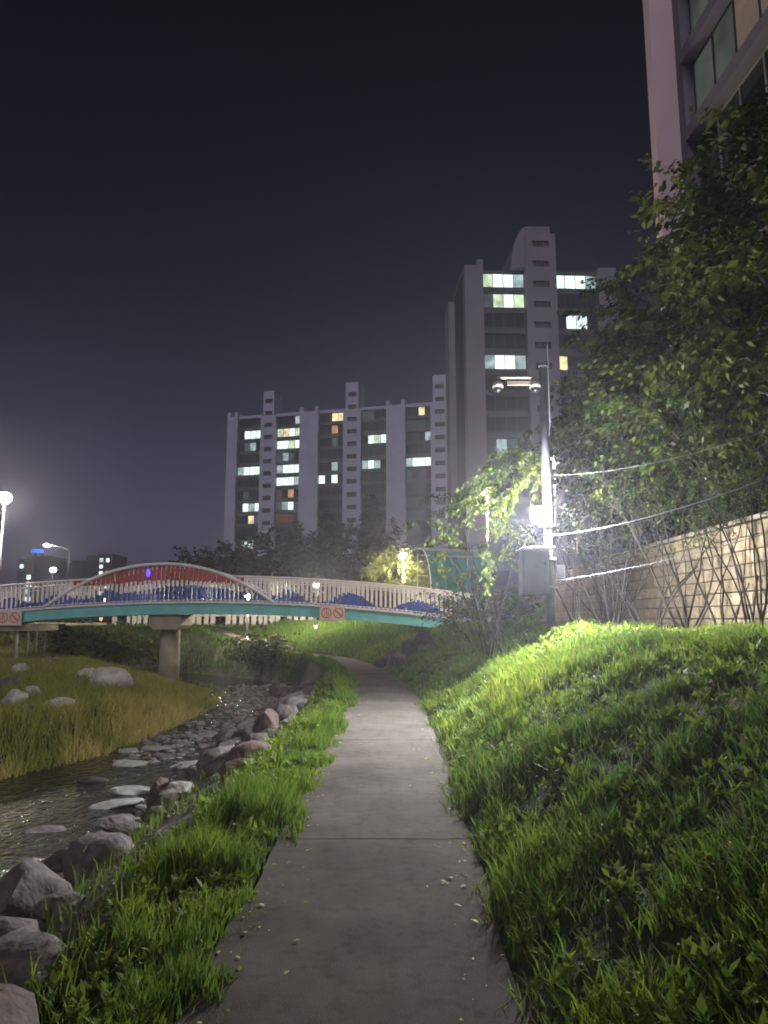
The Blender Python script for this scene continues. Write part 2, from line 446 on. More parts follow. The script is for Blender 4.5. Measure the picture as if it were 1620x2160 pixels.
# ------------------------------------------------------------------ terrain
WATER = -1.25
PY = [-20, 0, 5.5, 10, 14.5, 18, 22, 26, 30, 34, 38, 44, 60]
PX = [-.25, -.19, -.07, .0, .02, -.12, -.48, -1.10, -2.0, -3.6, -6.5, -11.0, -24]
def pc(y): return np.interp(y, PY, PX)
def xr(y): return np.interp(y, [-20, 5, 9, 13, 18, 23, 30, 34, 38, 44, 60], [-4.6, -4.4, -4.35, -4.05, -3.5, -3.0, -3.6, -5.5, -9, -15, -32])
def xl(y): return np.interp(y, [-20, 5, 9, 13.5, 15.5, 18, 23, 30, 34, 38, 44, 60], [-9.5, -9, -8.6, -7.0, -6.1, -5.8, -5.6, -6.4, -8.8, -12, -19, -40])
WALL_X = 5.85
def H(x, y):
    x = np.asarray(x, float); y = np.asarray(y, float)
    s = x - pc(y)
    # right-hand bank
    w = np.interp(y, [0, 8, 12, 14, 20, 30, 40], [2.3, 2.35, 2.2, 2.75, 3.2, 4.6, 6.0])
    t = np.clip((s - .72) / w, 0, 1)
    bank = 1.34 * (t * (1 - .22 * t) / .78) + .03 * np.sin(math.pi * t)
    bank = bank + .16 * (fbm(x * 1.3, y * 1.3) - .5) * sm(0, .25, t)
    gully = np.exp(-((y - 13.6 - (s - 1.2) * .25) / .55) ** 2) * np.exp(-((s - 2.0) / .9) ** 2) * .35
    bank = bank - gully
    up = sm(WALL_X + .1, WALL_X + .3, x) * 1.75 * sm(27.5, 25, y)
    up2 = sm(6.0, 9.0, x) * 1.75 * sm(25, 27.5, y)
    right = bank + np.maximum(up, up2)
    # left: verge, boulder slope, stream bed
    e = pc(y) + np.interp(y, [0, 3.5, 5, 7, 30], [-1.0, -1.1, -1.45, -1.3, -1.02])
    r_ = xr(y); l_ = xl(y)
    q = np.clip((e - x) / np.maximum(e - r_, .3), 0, 1)
    left = -.03 - 1.45 * (q * q * (3 - 2 * q) * .45 + q * .55) + .12 * (fbm(x * 1.7 + 9, y * 1.7) - .5) * sm(0, .2, q)
    bed = np.interp(y, [14.5, 17.5, 31, 34], [-1.48, -1.26, -1.26, -1.45]) + .20 * (fbm(x * 2.2, y * 2.2 + 40) - .5)
    left = np.where(x < r_, bed, left)
    d = l_ - x
    wl = np.interp(y, [16, 20, 25, 32], [1.1, 1.8, 3.6, 6.5])
    lb = -1.48 + 1.02 * sm(-.15, wl, d) + .28 * sm(1.1, 7, d) + .10 * (fbm(x * .9, y * .9 + 7) - .5)
    left = np.where(x < l_ + .2, lb, left)
    z = np.where(s > .72, right, np.where(x > e, -.03 - .0 * s, left))
    # ground rising beyond the bridge
    rise = 1.28 * sm(34.5, 46, y)
    z = np.where(s > .72, z, z + np.where(x < e, rise * sm(0, 1.2, np.abs(x - (r_ + l_) * .5) - (r_ - l_) * .35 + .2), rise))
    z = np.where(y > 46, np.minimum(np.maximum(z, 1.1), 1.25 + np.where(s > .72, np.maximum(z - 1.25, 0), 0)), z)
    z = np.where(y > 60, z * 0 + 1.25 + sm(7, 12, x) * 1.7, z)
    return z

xs = np.unique(np.concatenate([np.linspace(-1500, -140, 9), np.linspace(-140, -30, 20), np.linspace(-30, -12, 60), np.arange(-12, 7.0, .13), np.linspace(7, 30, 40), np.linspace(30, 140, 16), np.linspace(140, 1500, 9)]))
ys = np.unique(np.concatenate([np.linspace(-140, -6, 12), np.linspace(-6, 0, 20), np.arange(0, 27, .16), np.arange(27, 50, .35), np.linspace(50, 140, 30), np.linspace(140, 1700, 14)]))
gx, gy = np.meshgrid(xs, ys)
gz_ = H(gx, gy)
nx, ny = len(xs), len(ys)
idx = np.arange(nx * ny).reshape(ny, nx)
quads = np.stack([idx[:-1, :-1].ravel(), idx[:-1, 1:].ravel(), idx[1:, 1:].ravel(), idx[1:, :-1].ravel()], 1)
sg = gx - pc(gy)
soil = np.array([.060, .052, .030]); green = np.array([.035, .050, .016]); grav = np.array([.17, .155, .135]); sand = np.array([.30, .23, .15]); mud = np.array([.07, .06, .048])
def mixc(a_, b_, t): return a_ * (1 - t[..., None]) + b_ * t[..., None]
col = mixc(np.broadcast_to(soil, (*gx.shape, 3)), np.broadcast_to(green, (*gx.shape, 3)), sm(.4, .6, fbm(gx * .9, gy * .9)))
inbed = sm(-2.0, -1.4, -np.abs(gx - (xr(gy) - 1.0)) - .3) * 0
ingr = ((gx < pc(gy) - 1.5) & (gx > xl(gy) - .1)).astype(float)
col = mixc(col, mixc(np.broadcast_to(grav, (*gx.shape, 3)), np.broadcast_to(mud, (*gx.shape, 3)), sm(.35, .6, fbm(gx * 1.5, gy * 1.5 + 3))), ingr * sm(46, 40, gy))
trk = np.interp(gy, [20, 27, 30, 38, 46], [-22, -16.2, -14.6, -14.9, -17])
col = mixc(col, np.broadcast_to(sand, (*gx.shape, 3)), sm(1.5, .9, np.abs(gx - trk) + .7 * (fbm(gx * 1.2, gy * 1.2) - .5)) * sm(26, 28, gy) * sm(42, 39, gy))
ground = np_mesh('ground', np.stack([gx.ravel(), gy.ravel(), gz_.ravel()], 1), [quads], M['ground'], tint=col.reshape(-1, 3), smooth=True)
tag(ground, 'stream banks with soil, gravel bed and sandy track', None, kind='structure')

# stream surface
yy = np.arange(2, 46.1, .5)
wl = xl(yy) - .5; wr = xr(yy) + .5
wv = []
for k in range(9):
    wv.append(np.stack([wl + (wr - wl) * k / 8, yy, np.full_like(yy, WATER)], 1))
wv = np.stack(wv, 1); n_ = len(yy)
wi = np.arange(n_ * 9).reshape(n_, 9)
water = np_mesh('water', wv.reshape(-1, 3), [np.stack([wi[:-1, :-1].ravel(), wi[:-1, 1:].ravel(), wi[1:, 1:].ravel(), wi[1:, :-1].ravel()], 1)], M['water'], smooth=True)
tag(water, 'dark rippling stream water', None, kind='structure')

# path: cast slabs with open joints
path = bpy.data.objects.new('path', None); C.objects.link(path)
tag(path, 'grey concrete footpath beside the stream', None, kind='structure')
joints = [-2.5, 1.9, 5.55, 9.9, 14.4, 18.9, 23.4, 27.9, 31.4, 36, 41]
for i in range(len(joints) - 1):
    a0, a1 = joints[i] + .008, joints[i + 1] - .008
    m = MB(); n = 10
    hw = .70 if a0 < 31 else .30
    pl, pr = [], []
    for k in range(n + 1):
        y = a0 + (a1 - a0) * k / n
        sl = (pc(y + .3) - pc(y - .3)) / .6
        nn = Vector((1, -sl)).normalized()
        wob = .015 * math.sin(y * 2.3) + .012 * math.sin(y * 5.1)
        pl.append((pc(y) - (hw + wob) * nn.x, y - (-(hw) * nn.y) * 0)); pr.append((pc(y) + (hw - wob) * nn.x, y))
    zt = lambda y: .012 + (1.28 * float(sm(34.5, 46, y)))
    for k in range(n):
        q = [(*pl[k], zt(pl[k][1])), (*pr[k], zt(pr[k][1])), (*pr[k + 1], zt(pr[k + 1][1])), (*pl[k + 1], zt(pl[k + 1][1]))]
        m.quad(q)
        lo = [(x, y, z - .10) for x, y, z in q]
        m.quad([q[3], q[0], lo[0], lo[3]][::-1]); m.quad([q[1], q[2], lo[2], lo[1]][::-1])
        if k == 0: m.quad([q[0], q[1], lo[1], lo[0]][::-1])
        if k == n - 1: m.quad([q[2], q[3], lo[3], lo[2]][::-1])
    m.build('path_slab', M['concrete_path'] if a0 < 31 else M['tan_path'], path)

# ------------------------------------------------------------------ lamps
def add_light(parent, world_pos, power, color, radius=.12, spot=None):
    r = parent
    while r.parent is not None: r = r.parent
    d = bpy.data.lights.new('lamp_light', 'SPOT' if spot else 'POINT')
    if spot: d.spot_size = R(spot[0]); d.spot_blend = spot[1]
    d.energy = power; d.color = color; d.shadow_soft_size = radius
    o = bpy.data.objects.new('lamp_light', d); C.objects.link(o); o.parent = parent
    o.location = Vector(world_pos) - ORIGIN[r.name]
    if spot: o.rotation_euler = Vector(spot[2]).to_track_quat('-Z', 'Y').to_euler()
    return o

def street_lamp(label, px, py, Y, head=.16, power=300, color=(1, .9, .75), base=None, lens='lamp_warm', arm=0.0, kind='globe', group='street lamps'):
    p = P(px, py, Y)
    bx_ = p.x + arm
    zb = float(H(bx_, Y)) if base is None else base
    t = thing('street_lamp', label, 'street lamp', (bx_, Y, zb), group=group)
    m = MB()
    m.tube([(bx_, Y, zb - .1), (bx_, Y, zb + .35)], [.10, .09], 10)
    top = p.z - head * .9 if not arm else p.z - .15
    m.tube([(bx_, Y, zb + .35), (bx_, Y, top)], [.055, .04], 8)
    m.build('pole', M['pole_pale'], t, smooth=True)
    if arm:
        k = [Vector((bx_, Y, top - .9)), Vector((bx_ - arm * .18, Y, top - .35)), Vector((bx_ - arm * .5, Y, top - .05)), Vector((p.x, Y, p.z + .06))]
        MB().tube(k, [.045, .04, .035, .03], 8).build('arm', M['pole_pale'], t, smooth=True)
        m = MB(); m.box((p.x - head * 1.7, Y - head * .6, p.z + .03), (p.x + head * 1.7, Y + head * .6, p.z + .03 + head * .5)); hd = m.build('lamp_head', M['steel'], t, bevel=.02)
        MB().ball((p.x, Y, p.z), head * 1.0, 12, 8, .62, mi=0).build('lens', M[lens], hd, smooth=True)
    elif kind == 'globe':
        hd = MB().tube([(bx_, Y, p.z - head * 1.15), (bx_, Y, p.z - head * .75)], [.05, head * .6], 10).build('lamp_head', M['steel'], t)
        MB().ball((bx_, Y, p.z), head, 14, 8, .8).build('lens', M[lens], hd, smooth=True)
        MB().tube([(bx_, Y, p.z + head * .72), (bx_, Y, p.z + head * .95)], [head * .7, head * .2], 10).build('cap', M['steel'], hd)
    if power:
        add_light(t, (p.x, Y - .02, p.z - (.02 if not arm else head * .8) - head), power, color, .12)
    return t

# camera pole on the bank
PYY = 12.5
bp_ = P(1163, 1318, PYY)
tp_ = P(1145, 783, PYY)
pz = float(H(bp_.x, PYY))
cpole = thing('camera_pole', 'grey surveillance pole on the bank carrying two dome cameras on a side arm', 'pole', (bp_.x, PYY, pz))
MB().tube([(bp_.x, PYY, pz - .2), (bp_.x, PYY, pz + 2.6), (bp_.x, PYY, tp_.z + .08)], [.085, .08, .075], 14).build('pole', M['steel'], cpole, smooth=True)
MB().tube([(bp_.x, PYY, pz - .05), (bp_.x, PYY, pz + .03)], [.17, .17], 14).build('base_plate', M['steel'], cpole)
MB().tube([(bp_.x, PYY, tp_.z + .08), (bp_.x, PYY, tp_.z + .12)], [.09, .06], 14).build('cap', M['steel'], cpole)
MB().tube([(bp_.x - .075, PYY - .09, tp_.z - 1.9), (bp_.x + .09, PYY - .03, tp_.z - 1.0), (bp_.x + .09, PYY - .03, tp_.z + .5)], .014, 6).build('conduit', M['steel'], cpole)
ax = P(1052, 800, PYY)
MB().tube([(bp_.x, PYY, ax.z + .03), (ax.x - .03, PYY, ax.z + .03)], .03, 8).build('arm', M['dome'], cpole)
MB().box((ax.x + .15, PYY - .02, ax.z - .11), (bp_.x - .18, PYY + .02, ax.z - .04)).build('name_plate', M['pier'], cpole)
for px_ in (1050, 1129):
    c_ = P(px_, 815, PYY)
    h_ = MB(); h_.tube([(c_.x, PYY, c_.z + .10), (c_.x, PYY, c_.z + .06), (c_.x, PYY, c_.z - .03)], [.03, .085, .10], 14)
    hh = h_.build('camera_housing', M['dome'], cpole, smooth=True)
    MB().ball((c_.x, PYY, c_.z - .035), .082, 14, 6, 1, lo=-90, hi=0).build('dome_lens', M['black'], hh, smooth=True)

# floodlight
fp = P(1138, 1087, PYY - .14)
fl = thing('floodlight', 'round white floodlight shining brightly on the surveillance pole', 'floodlight', (fp.x, fp.y, fp.z))
hs = MB().tube([(fp.x, fp.y + .09, fp.z), (fp.x, fp.y + .05, fp.z), (fp.x, fp.y - .02, fp.z)], [.08, .155, .17], 20).build('housing', M['steel'], fl, smooth=True)
MB().ball((fp.x, fp.y - .02, fp.z), .155, 18, 8, 1.0).build('lens', M['lamp_white'], fl, smooth=True)
MB().tube([(fp.x, fp.y + .08, fp.z), (fp.x + .1, PYY, fp.z - .02), (bp_.x, PYY, fp.z - .02)], .02, 8).build('bracket', M['steel'], fl)
MB().box((fp.x - .02, fp.y - .10, fp.z - .20), (fp.x + .20, fp.y + .05, fp.z - .19)).build('visor', M['black'], fl)
add_light(fl, (fp.x - .06, fp.y - .27, fp.z - .02), 4900, (.95, .97, 1.0), .22, (165, 1.0, (-.12, -.42, -1)))
add_light(fl, (fp.x - .10, fp.y - .42, fp.z + .02), 1700, (.95, .97, 1.0), .16)

# control cabinet and junction box on the pole
a_ = P(1096, 1163, PYY - .05); b_ = P(1158, 1254, PYY - .05)
cb = thing('control_cabinet', 'grey steel control cabinet strapped to the surveillance pole below the floodlight', 'cabinet', ((a_.x + b_.x) / 2, PYY, b_.z))
cbx = MB().box((a_.x, PYY - .26, b_.z), (b_.x - .03, PYY + .1, a_.z)).build('body', M['cabinet'], cb, bevel=.012)
MB().box((a_.x - .04, PYY - .60, a_.z + .003), (b_.x + .02, PYY + .12, a_.z + .025)).build('rain_cover', M['pole_pale'], cb, bevel=.006)  # overhang drawn far forward to shade the cabinet front from the floodlight
dr = MB().box((a_.x + .03, PYY - .275, b_.z + .03), (b_.x - .06, PYY - .263, a_.z - .03)).build('door', M['cabinet'], cb, bevel=.004)
MB().tube([(b_.x - .10, PYY - .30, a_.z - .22), (b_.x - .10, PYY - .275, a_.z - .22)], .022, 10).build('lock', M['black'], dr)
for dz in (.12, -.12):
    zc = (a_.z + b_.z) / 2 + dz * 2
    MB().box((b_.x - .04, PYY - .10, zc - .02), (bp_.x + .1, PYY + .11, zc + .02)).build('strap', M['steel'], cb)
a2 = P(1173, 1192, PYY); b2 = P(1190, 1222, PYY)
jb = thing('junction_box', 'small grey junction box on the far side of the surveillance pole', 'box', ((a2.x + b2.x) / 2, PYY, b2.z))
MB().box((a2.x, PYY - .06, b2.z), (b2.x, PYY + .06, a2.z)).build('body', M['black'], jb, bevel=.008)
MB().box((a2.x - .006, PYY - .072, b2.z + .01), (b2.x + .006, PYY - .062, a2.z + .004)).build('lid', M['black'], jb)

street_lamp('park lamp with bright round head on a thin pole near the bridge end', 1027, 1042, 28.5, .19, 3200, (1, .84, .60), lens='lamp_warm')
street_lamp('lamp half hidden behind the surveillance pole and shrub leaves', 1168, 962, 27.0, .17, 700, (1, .93, .82), lens='lamp_warm')
street_lamp('lamp glowing above the small yellow-green tree behind the bridge', 850, 1173, 43.5, .24, 9000, (1, .88, .66), lens='lamp_warm')
street_lamp('low garden lamp among the railings right of the arch foot', 667, 1234, 40, .16, 4200, (1, .93, .70), lens='lamp_warm')
street_lamp('low garden lamp seen through the railing at the arch foot', 523, 1258, 38.5, .16, 1800, (1, .95, .80), lens='lamp_warm')
street_lamp('tall lamp with wide glaring head at the left end of the bridge', 10, 1050, 36, .33, 7000, (1, .90, .76), lens='lamp_glare')
street_lamp('road lamp on a curved arm in front of the distant towers', 100, 1150, 95, .45, 1500, (1, .95, .85), base=1.2, lens='lamp_far', arm=3.0)
street_lamp('low road lamp in front of the distant towers', 112, 1202, 110, .50, 600, (1, .95, .88), base=1.2, lens='lamp_far')

# ------------------------------------------------------------------ footbridge
BY0, BY1 = 31.0, 33.1
def zpx(px, py, Y=BY0): return at(px, py, Y)[1]
def deck_z(x):
    px = 810 + x / BY0 * FPX * .9893
    y_ = 1271 + 1.25e-4 * (px - 430) ** 2
    return at(px, y_, BY0)[1]
def bx_of(px): return at(px, 1280, BY0)[0]
XA, XB = bx_of(-70), bx_of(1000)
bridge = thing('footbridge', 'arched footbridge with teal girder and painted white, blue and red railings over the stream', 'bridge', (bx_of(345), 32.0, float(H(bx_of(345), 32))))
segs = 36
def ribbon(yc0, yc1, zt, zb, mi=0, x0=XA, x1=XB, n=segs):
    m = MB()
    for k in range(n):
        xa = x0 + (x1 - x0) * k / n; xb = x0 + (x1 - x0) * (k + 1) / n
        A = [(xa, yc0, deck_z(xa) + zb), (xb, yc0, deck_z(xb) + zb), (xb, yc0, deck_z(xb) + zt), (xa, yc0, deck_z(xa) + zt)]
        B = [(x, yc1, z) for x, _, z in A]
        m.quad(A, mi); m.quad(B[::-1], mi); m.quad([A[3], A[2], B[2], B[3]], mi); m.quad([A[1], A[0], B[0], B[1]], mi)
        if k == 0: m.quad([A[0], A[3], B[3], B[0]], mi)
        if k == n - 1: m.quad([A[2], A[1], B[1], B[2]], mi)
    return m
m = MB()
g1 = ribbon(BY0, BY0 + .04, 0, -.48)
g1.build('girder', M['teal'], bridge)
ribbon(BY0 - .10, BY0 + .16, -.45, -.485).build('girder_flange', M['teal'], bridge)
ribbon(BY1 - .04, BY1, 0, -.48).build('girder', M['teal'], bridge)
ribbon(BY0 - .06, BY1 + .06, .06, .005).build('deck', M['pier'], bridge)
ribbon(BY0 - .075, BY0 - .065, .058, -.03).build('deck_edge', M['rail_white'], bridge)
RAIL = 1.13
def arch_z(x, c=None):
    """height of the arch rib over the deck line"""
    u = (x - bx_of(335)) / (bx_of(580) - bx_of(335))
    if abs(u) >= 1: return -9
    return deck_z(x) + 1.66 * (1 - abs(u) ** 2.1)
for yy_ in (BY0 + .02, BY1 - .02):
    cut = [x for x in np.linspace(XA, XB, 400) if arch_z(x) > deck_z(x) + RAIL]
    for (xa, xb) in ((XA, min(cut)), (max(cut), XB)):
        MB().tube([(x, yy_, deck_z(x) + RAIL) for x in np.linspace(xa, xb, 24)], .045, 8).build('handrail', M['rail_white'], bridge, smooth=True)
        MB().tube([(x, yy_, deck_z(x) + RAIL - .17) for x in np.linspace(xa, xb, 24)], .02, 6).build('mid_rail', M['rail_white'], bridge, smooth=True)
    pts = [(x, yy_, deck_z(x) + .11) for x in np.linspace(XA, XB, 40)]
    MB().tube(pts, .025, 6).build('bottom_rail', M['rail_white'], bridge, smooth=True)
    x0, x1 = bx_of(90), bx_of(580)
    pts = [(x, yy_ - .075 if yy_ < 32 else yy_ + .075, max(arch_z(x), deck_z(x) + .06)) for x in np.linspace(x0 + .02, x1 - .02, 44)]
    MB().tube(pts, .07, 10).build('arch_rib', M['rail_white'], bridge, smooth=True)
    # balusters, each painted in bands: white, blue hills below, red under the arch
    n = 108
    for k in range(n):
        x = XA + .1 + (XB - XA - .2) * (k + .5) / n
        zd = deck_z(x); az = arch_z(x)
        zt = zd + RAIL - .04
        red = 9e9
        if az - .05 > zt - .35:
            if az - .05 > zt: zt = az - .06
            red = zd + .80 + .14 * abs(math.sin(x * .55 + .4)) + .05 * random.random()
        px_ = 810 + x / BY0 * FPX
        hill = 1.35 * max(.12 + .05 * math.sin(px_ * .045), .46 * math.sin((px_ - 665) / 150 * math.pi) ** 2 if 590 < px_ < 815 else 0,
                   .40 * math.sin((px_ - 820) / 130 * math.pi) if 820 < px_ < 950 else 0,
                   .42 * math.sin((px_ - 565) / 90 * math.pi) if 565 < px_ < 655 else 0,
                   .40 + .1 * math.sin(px_ * .02) if 250 < px_ < 565 else 0,
                   .28 + .12 * math.sin(px_ * .06) if px_ < 250 else 0)
        zl = zd + .05
        zb_ = zl + hill + (random.random() - .5) * .06 if hill > .05 else zl
        mb = MB(); hw = (.044 if k % 4 else .052) if yy_ < 32 else .034
        def band(z0, z1, mi):
            if z1 - z0 > .01: mb.box((x - hw, yy_ - .018, z0), (x + hw, yy_ + .018, z1), mi)
        if red < zt:
            band(zl, zb_, 1); band(max(zb_, zl), red, 0); hw = min(hw * 1.7, .085); band(red, zt, 2)
        else:
            band(zl, zb_, 1); band(max(zb_, zl), zt, 0)
        mb.build('baluster', [M['rail_white'], M['rail_blue'], M['rail_red']], bridge)
# pier and cap
pc_ = bx_of(347)
pier_z = float(H(pc_, 32)) - .3
MB().tube([(pc_, 32.05, pier_z), (pc_, 32.05, deck_z(pc_) - 1.0)], [.43, .42], 20).build('pier', M['pier'], bridge, smooth=True)
MB().prism([(pc_ - .45, deck_z(pc_) - 1.12), (pc_ + .45, deck_z(pc_) - 1.12), (pc_ + .68, deck_z(pc_) - .95), (pc_ + .68, deck_z(pc_) - .49), (pc_ - .68, deck_z(pc_) - .49), (pc_ - .68, deck_z(pc_) - .95)], BY0 + .1, BY1 - .1).build('pier_cap', M['pier'], bridge)
# left landing on steel posts
MB().box((XA - 4, BY0 + .1, deck_z(bx_of(20)) - .80), (bx_of(82), BY1 - .1, deck_z(bx_of(20)) - .52)).build('landing_beam', M['pier'], bridge)
for px_, yq in ((36, 31.4), (58, 33.0), (76, 34.6), (94, 36.2)):
    x = at(px_, 1350, yq)[0]
    MB().tube([(x, yq, float(H(x, yq)) - .1), (x, yq, deck_z(bx_of(20)) - .52)], .055 if yq < 33 else .05, 10).build('support_post', M['pole_pale'], bridge, smooth=True)
MB().box((XA, 33.1, deck_z(bx_of(20)) - .6), (bx_of(96), 38, deck_z(bx_of(20)) - .5)).build('landing_slab', M['pier'], bridge)
# right abutment
MB().box((bx_of(940), BY0 + .12, .3), (bx_of(1030), BY1 - .1, deck_z(bx_of(975)) - .50)).build('abutment', M['pier'], bridge)

def ring(m, cx, cz, y, r0, r1, n=28, mi=0, th=.006):
    for k in range(n):
        a0 = 2 * math.pi * k / n; a1 = 2 * math.pi * (k + 1) / n
        q = [(cx + r0 * math.cos(a0), y, cz + r0 * math.sin(a0)), (cx + r1 * math.cos(a0), y, cz + r1 * math.sin(a0)), (cx + r1 * math.cos(a1), y, cz + r1 * math.sin(a1)), (cx + r0 * math.cos(a1), y, cz + r0 * math.sin(a1))]
        m.quad(q, mi)
def ban_sign(px0, px1, label):
    x0, x1 = bx_of(px0), bx_of(px1)
    zc = deck_z((x0 + x1) / 2)
    z1, z0 = zc + .06, zc - .58
    y = BY0 - .16
    t = thing('warning_sign', label, 'sign', ((x0 + x1) / 2, y, z0), group='prohibition signs on the girder')
    MB().box((x0, y, z0), (x1, y + .025, z1)).build('board', M['sign'], t, bevel=.006)
    for sx in (x0 + .1, x1 - .1):
        MB().box((sx - .02, y + .026, zc - .3), (sx + .02, BY0 - .002, zc - .2)).build('bracket', M['steel'], t)
    cz = (z0 + z1) / 2; r = (x1 - x0) * .205
    for i, cx in enumerate((x0 + (x1 - x0) * .27, x0 + (x1 - x0) * .74)):
        m = MB(); ring(m, cx, cz, y - .004, r * .80, r)
        if i == 1:
            d = r * .62; w = r * .10
            m.quad([(cx - d - w, y - .0045, cz + d - w), (cx - d + w, y - .0045, cz + d + w), (cx + d + w, y - .0045, cz - d + w), (cx + d - w, y - .0045, cz - d - w)])
        else:
            m.quad([(cx - r * .08, y - .0045, cz - r * .8), (cx + r * .08, y - .0045, cz - r * .8), (cx + r * .08, y - .0045, cz + r * .8), (cx - r * .08, y - .0045, cz + r * .8)])
            for sx in (-1, 1):
                m.quad([(cx + sx * r * .36 - r * .07, y - .0045, cz - r * .45), (cx + sx * r * .36 + r * .07, y - .0045, cz - r * .45), (cx + sx * r * .36 + r * .07, y - .0045, cz + r * .4), (cx + sx * r * .36 - r * .07, y - .0045, cz + r * .4)])
        m.build('prohibition_mark', M['sign_red'], t)
    return t
ban_sign(675, 728, 'cream sign with two red prohibition rings in the middle of the teal girder')
ban_sign(-3, 51, 'cream sign with two red prohibition rings at the left end of the girder')
# small lights on and under the bridge
x, z = at(314, 1206, BY0 - .12)
bl = thing('arch_light', 'small violet-blue light glowing on the top of the bridge arch', 'light', (x, BY0 - .16, z - .1))
MB().ball((x, BY0 - .20, z - .06), .10, 10, 6, 1.7).build('lens', M['blue_led'], bl, smooth=True)
MB().box((x - .05, BY0 - .17, z + .06), (x + .05, BY0 - .04, z + .14)).build('bracket', M['steel'], bl)
x, z = at(213, 1304, 40)
am = thing('path_marker_light', 'small amber marker light glowing under the bridge girder beside the hedge', 'light', (x, 40, float(H(x, 40))))
MB().tube([(x, 40, float(H(x, 40)) - .05), (x, 40, z - .1)], .03, 8).build('post', M['steel'], am)
MB().ball((x, 40, z + .03), .10, 10, 6, 1.9).build('lens', M['amber'], am, smooth=True)

# ------------------------------------------------------------------ retaining wall (each block a piece)
wall = thing('retaining_wall', 'beige block retaining wall behind the shrubs on the bank', 'wall', (WALL_X, 16.5, 1.35))
WB, WT = 1.16, 3.14
MB().box((WALL_X + .045, 8.9, WB - .4), (WALL_X + .4, 25.3, WT - .02)).build('backing', M['mortar'], wall)
bw, bh = .46, .22
rows = 9
def block_mesh(ln):
    m = MB(); m.box((0, 0, 0), (.16, ln, bh - .014)); me = m.mesh('block', M['block'])
    bm = bmesh.new(); bm.from_mesh(me); bmesh.ops.bevel(bm, geom=list(bm.edges), offset=.014, segments=1, affect='EDGES'); bm.to_mesh(me); bm.free(); return me
bme = block_mesh(bw - .014); bhalf = block_mesh(bw / 2 - .014)
for rI in range(rows):
    y = 9.0 - (bw / 2 if rI % 2 else 0) + bw
    ystart = 9.0
    if rI % 2:
        o = bpy.data.objects.new('block', bhalf); C.objects.link(o); o.parent = wall
        o.location = Vector((WALL_X + random.uniform(-.008, .008), 9.0, WB + rI * bh)) - wall.location; y = 9.0 + bw / 2
    else: y = 9.0
    while y < 24.8:
        o = bpy.data.objects.new('block', bme); C.objects.link(o); o.parent = wall
        o.location = Vector((WALL_X + random.uniform(-.010, .010), y, WB + rI * bh)) - wall.location
        y += bw
MB().box((WALL_X - .03, 8.95, WT + .003), (WALL_X + .42, 25.3, WT + .08)).build('coping', M['pier'], wall, bevel=.01)

# ------------------------------------------------------------------ apartment blocks
def window(parent, x0, x1, z0, z1, y, code, frame='frame_dark', fw=.05, shared=None):
    """frame with mullions; each pane a sub-part"""
    n = len(code); m = MB()
    m.box((x0, y - .04, z0), (x1, y + .04, z0 + fw)); m.box((x0, y - .04, z1 - fw), (x1, y + .04, z1))
    for k in range(n + 1):
        xm = x0 + (x1 - x0) * k / n
        m.box((max(xm - fw / 2, x0), y - .036, z0 + fw + .001), (min(xm + fw / 2, x1), y + .036, z1 - fw - .001))
    w = m.build('window', M[frame], parent)
    for k, ch in enumerate(code):
        xa = x0 + (x1 - x0) * k / n + fw / 2; xb = x0 + (x1 - x0) * (k + 1) / n - fw / 2
        MB().quad([(xa, y, z0 + fw), (xb, y, z0 + fw), (xb, y, z1 - fw), (xa, y, z1 - fw)]).build('pane', LIT[ch] if ch in LIT else M['glass_dark'], w)
    return w

def stair_tower(parent, x0, x1, zb, zt, wz, y0, y1, wallmat, ww=.55, wh=.62):
    """front wall of a stair tower with recessed slatted windows at heights wz"""
    cx = (x0 + x1) / 2; hw = (x1 - x0) * ww / 2
    m = MB()
    m.box((x0, y0, zb), (cx - hw, y1, zt)); m.box((cx + hw, y0, zb), (x1, y1, zt))
    zs = sorted(wz); last = zb
    for z in zs:
        m.box((cx - hw, y0, last), (cx + hw, y1, z - wh / 2)); last = z + wh / 2
    m.box((cx - hw, y0, last), (cx + hw, y1, zt))
    w = m.build('stair_tower', M[wallmat], parent)
    for z in zs:
        mm = MB()
        mm.quad([(cx - hw, y0 + .35, z - wh / 2), (cx + hw, y0 + .35, z - wh / 2), (cx + hw, y0 + .35, z + wh / 2), (cx - hw, y0 + .35, z + wh / 2)])
        for k in range(1, 5):
            xx = cx - hw + 2 * hw * k / 5
            mm.box((xx - .05, y0 + .12, z - wh / 2), (xx + .05, y0 + .2, z + wh / 2))
        mm.build('stair_window', M['louvre'], w)
    return w

def facade_frame(pA, YA, pB, YB, yref):
    a = P(pA, yref, YA); b_ = P(pB, yref, YB)
    d = Vector((b_.x - a.x, b_.y - a.y)).normalized()
    def u(px, py=yref):
        dx = (px - 810) / FPX; dy = (1080 - py) / FPX
        k = dx / (math.cos(PITCH) - dy * math.sin(PITCH))
        return (k * a.y - a.x) / (d.x - k * d.y)
    def z(px, py):
        uu = u(px, py); return at(px, py, a.y + uu * d.y)[1]
    return a, d, u, z

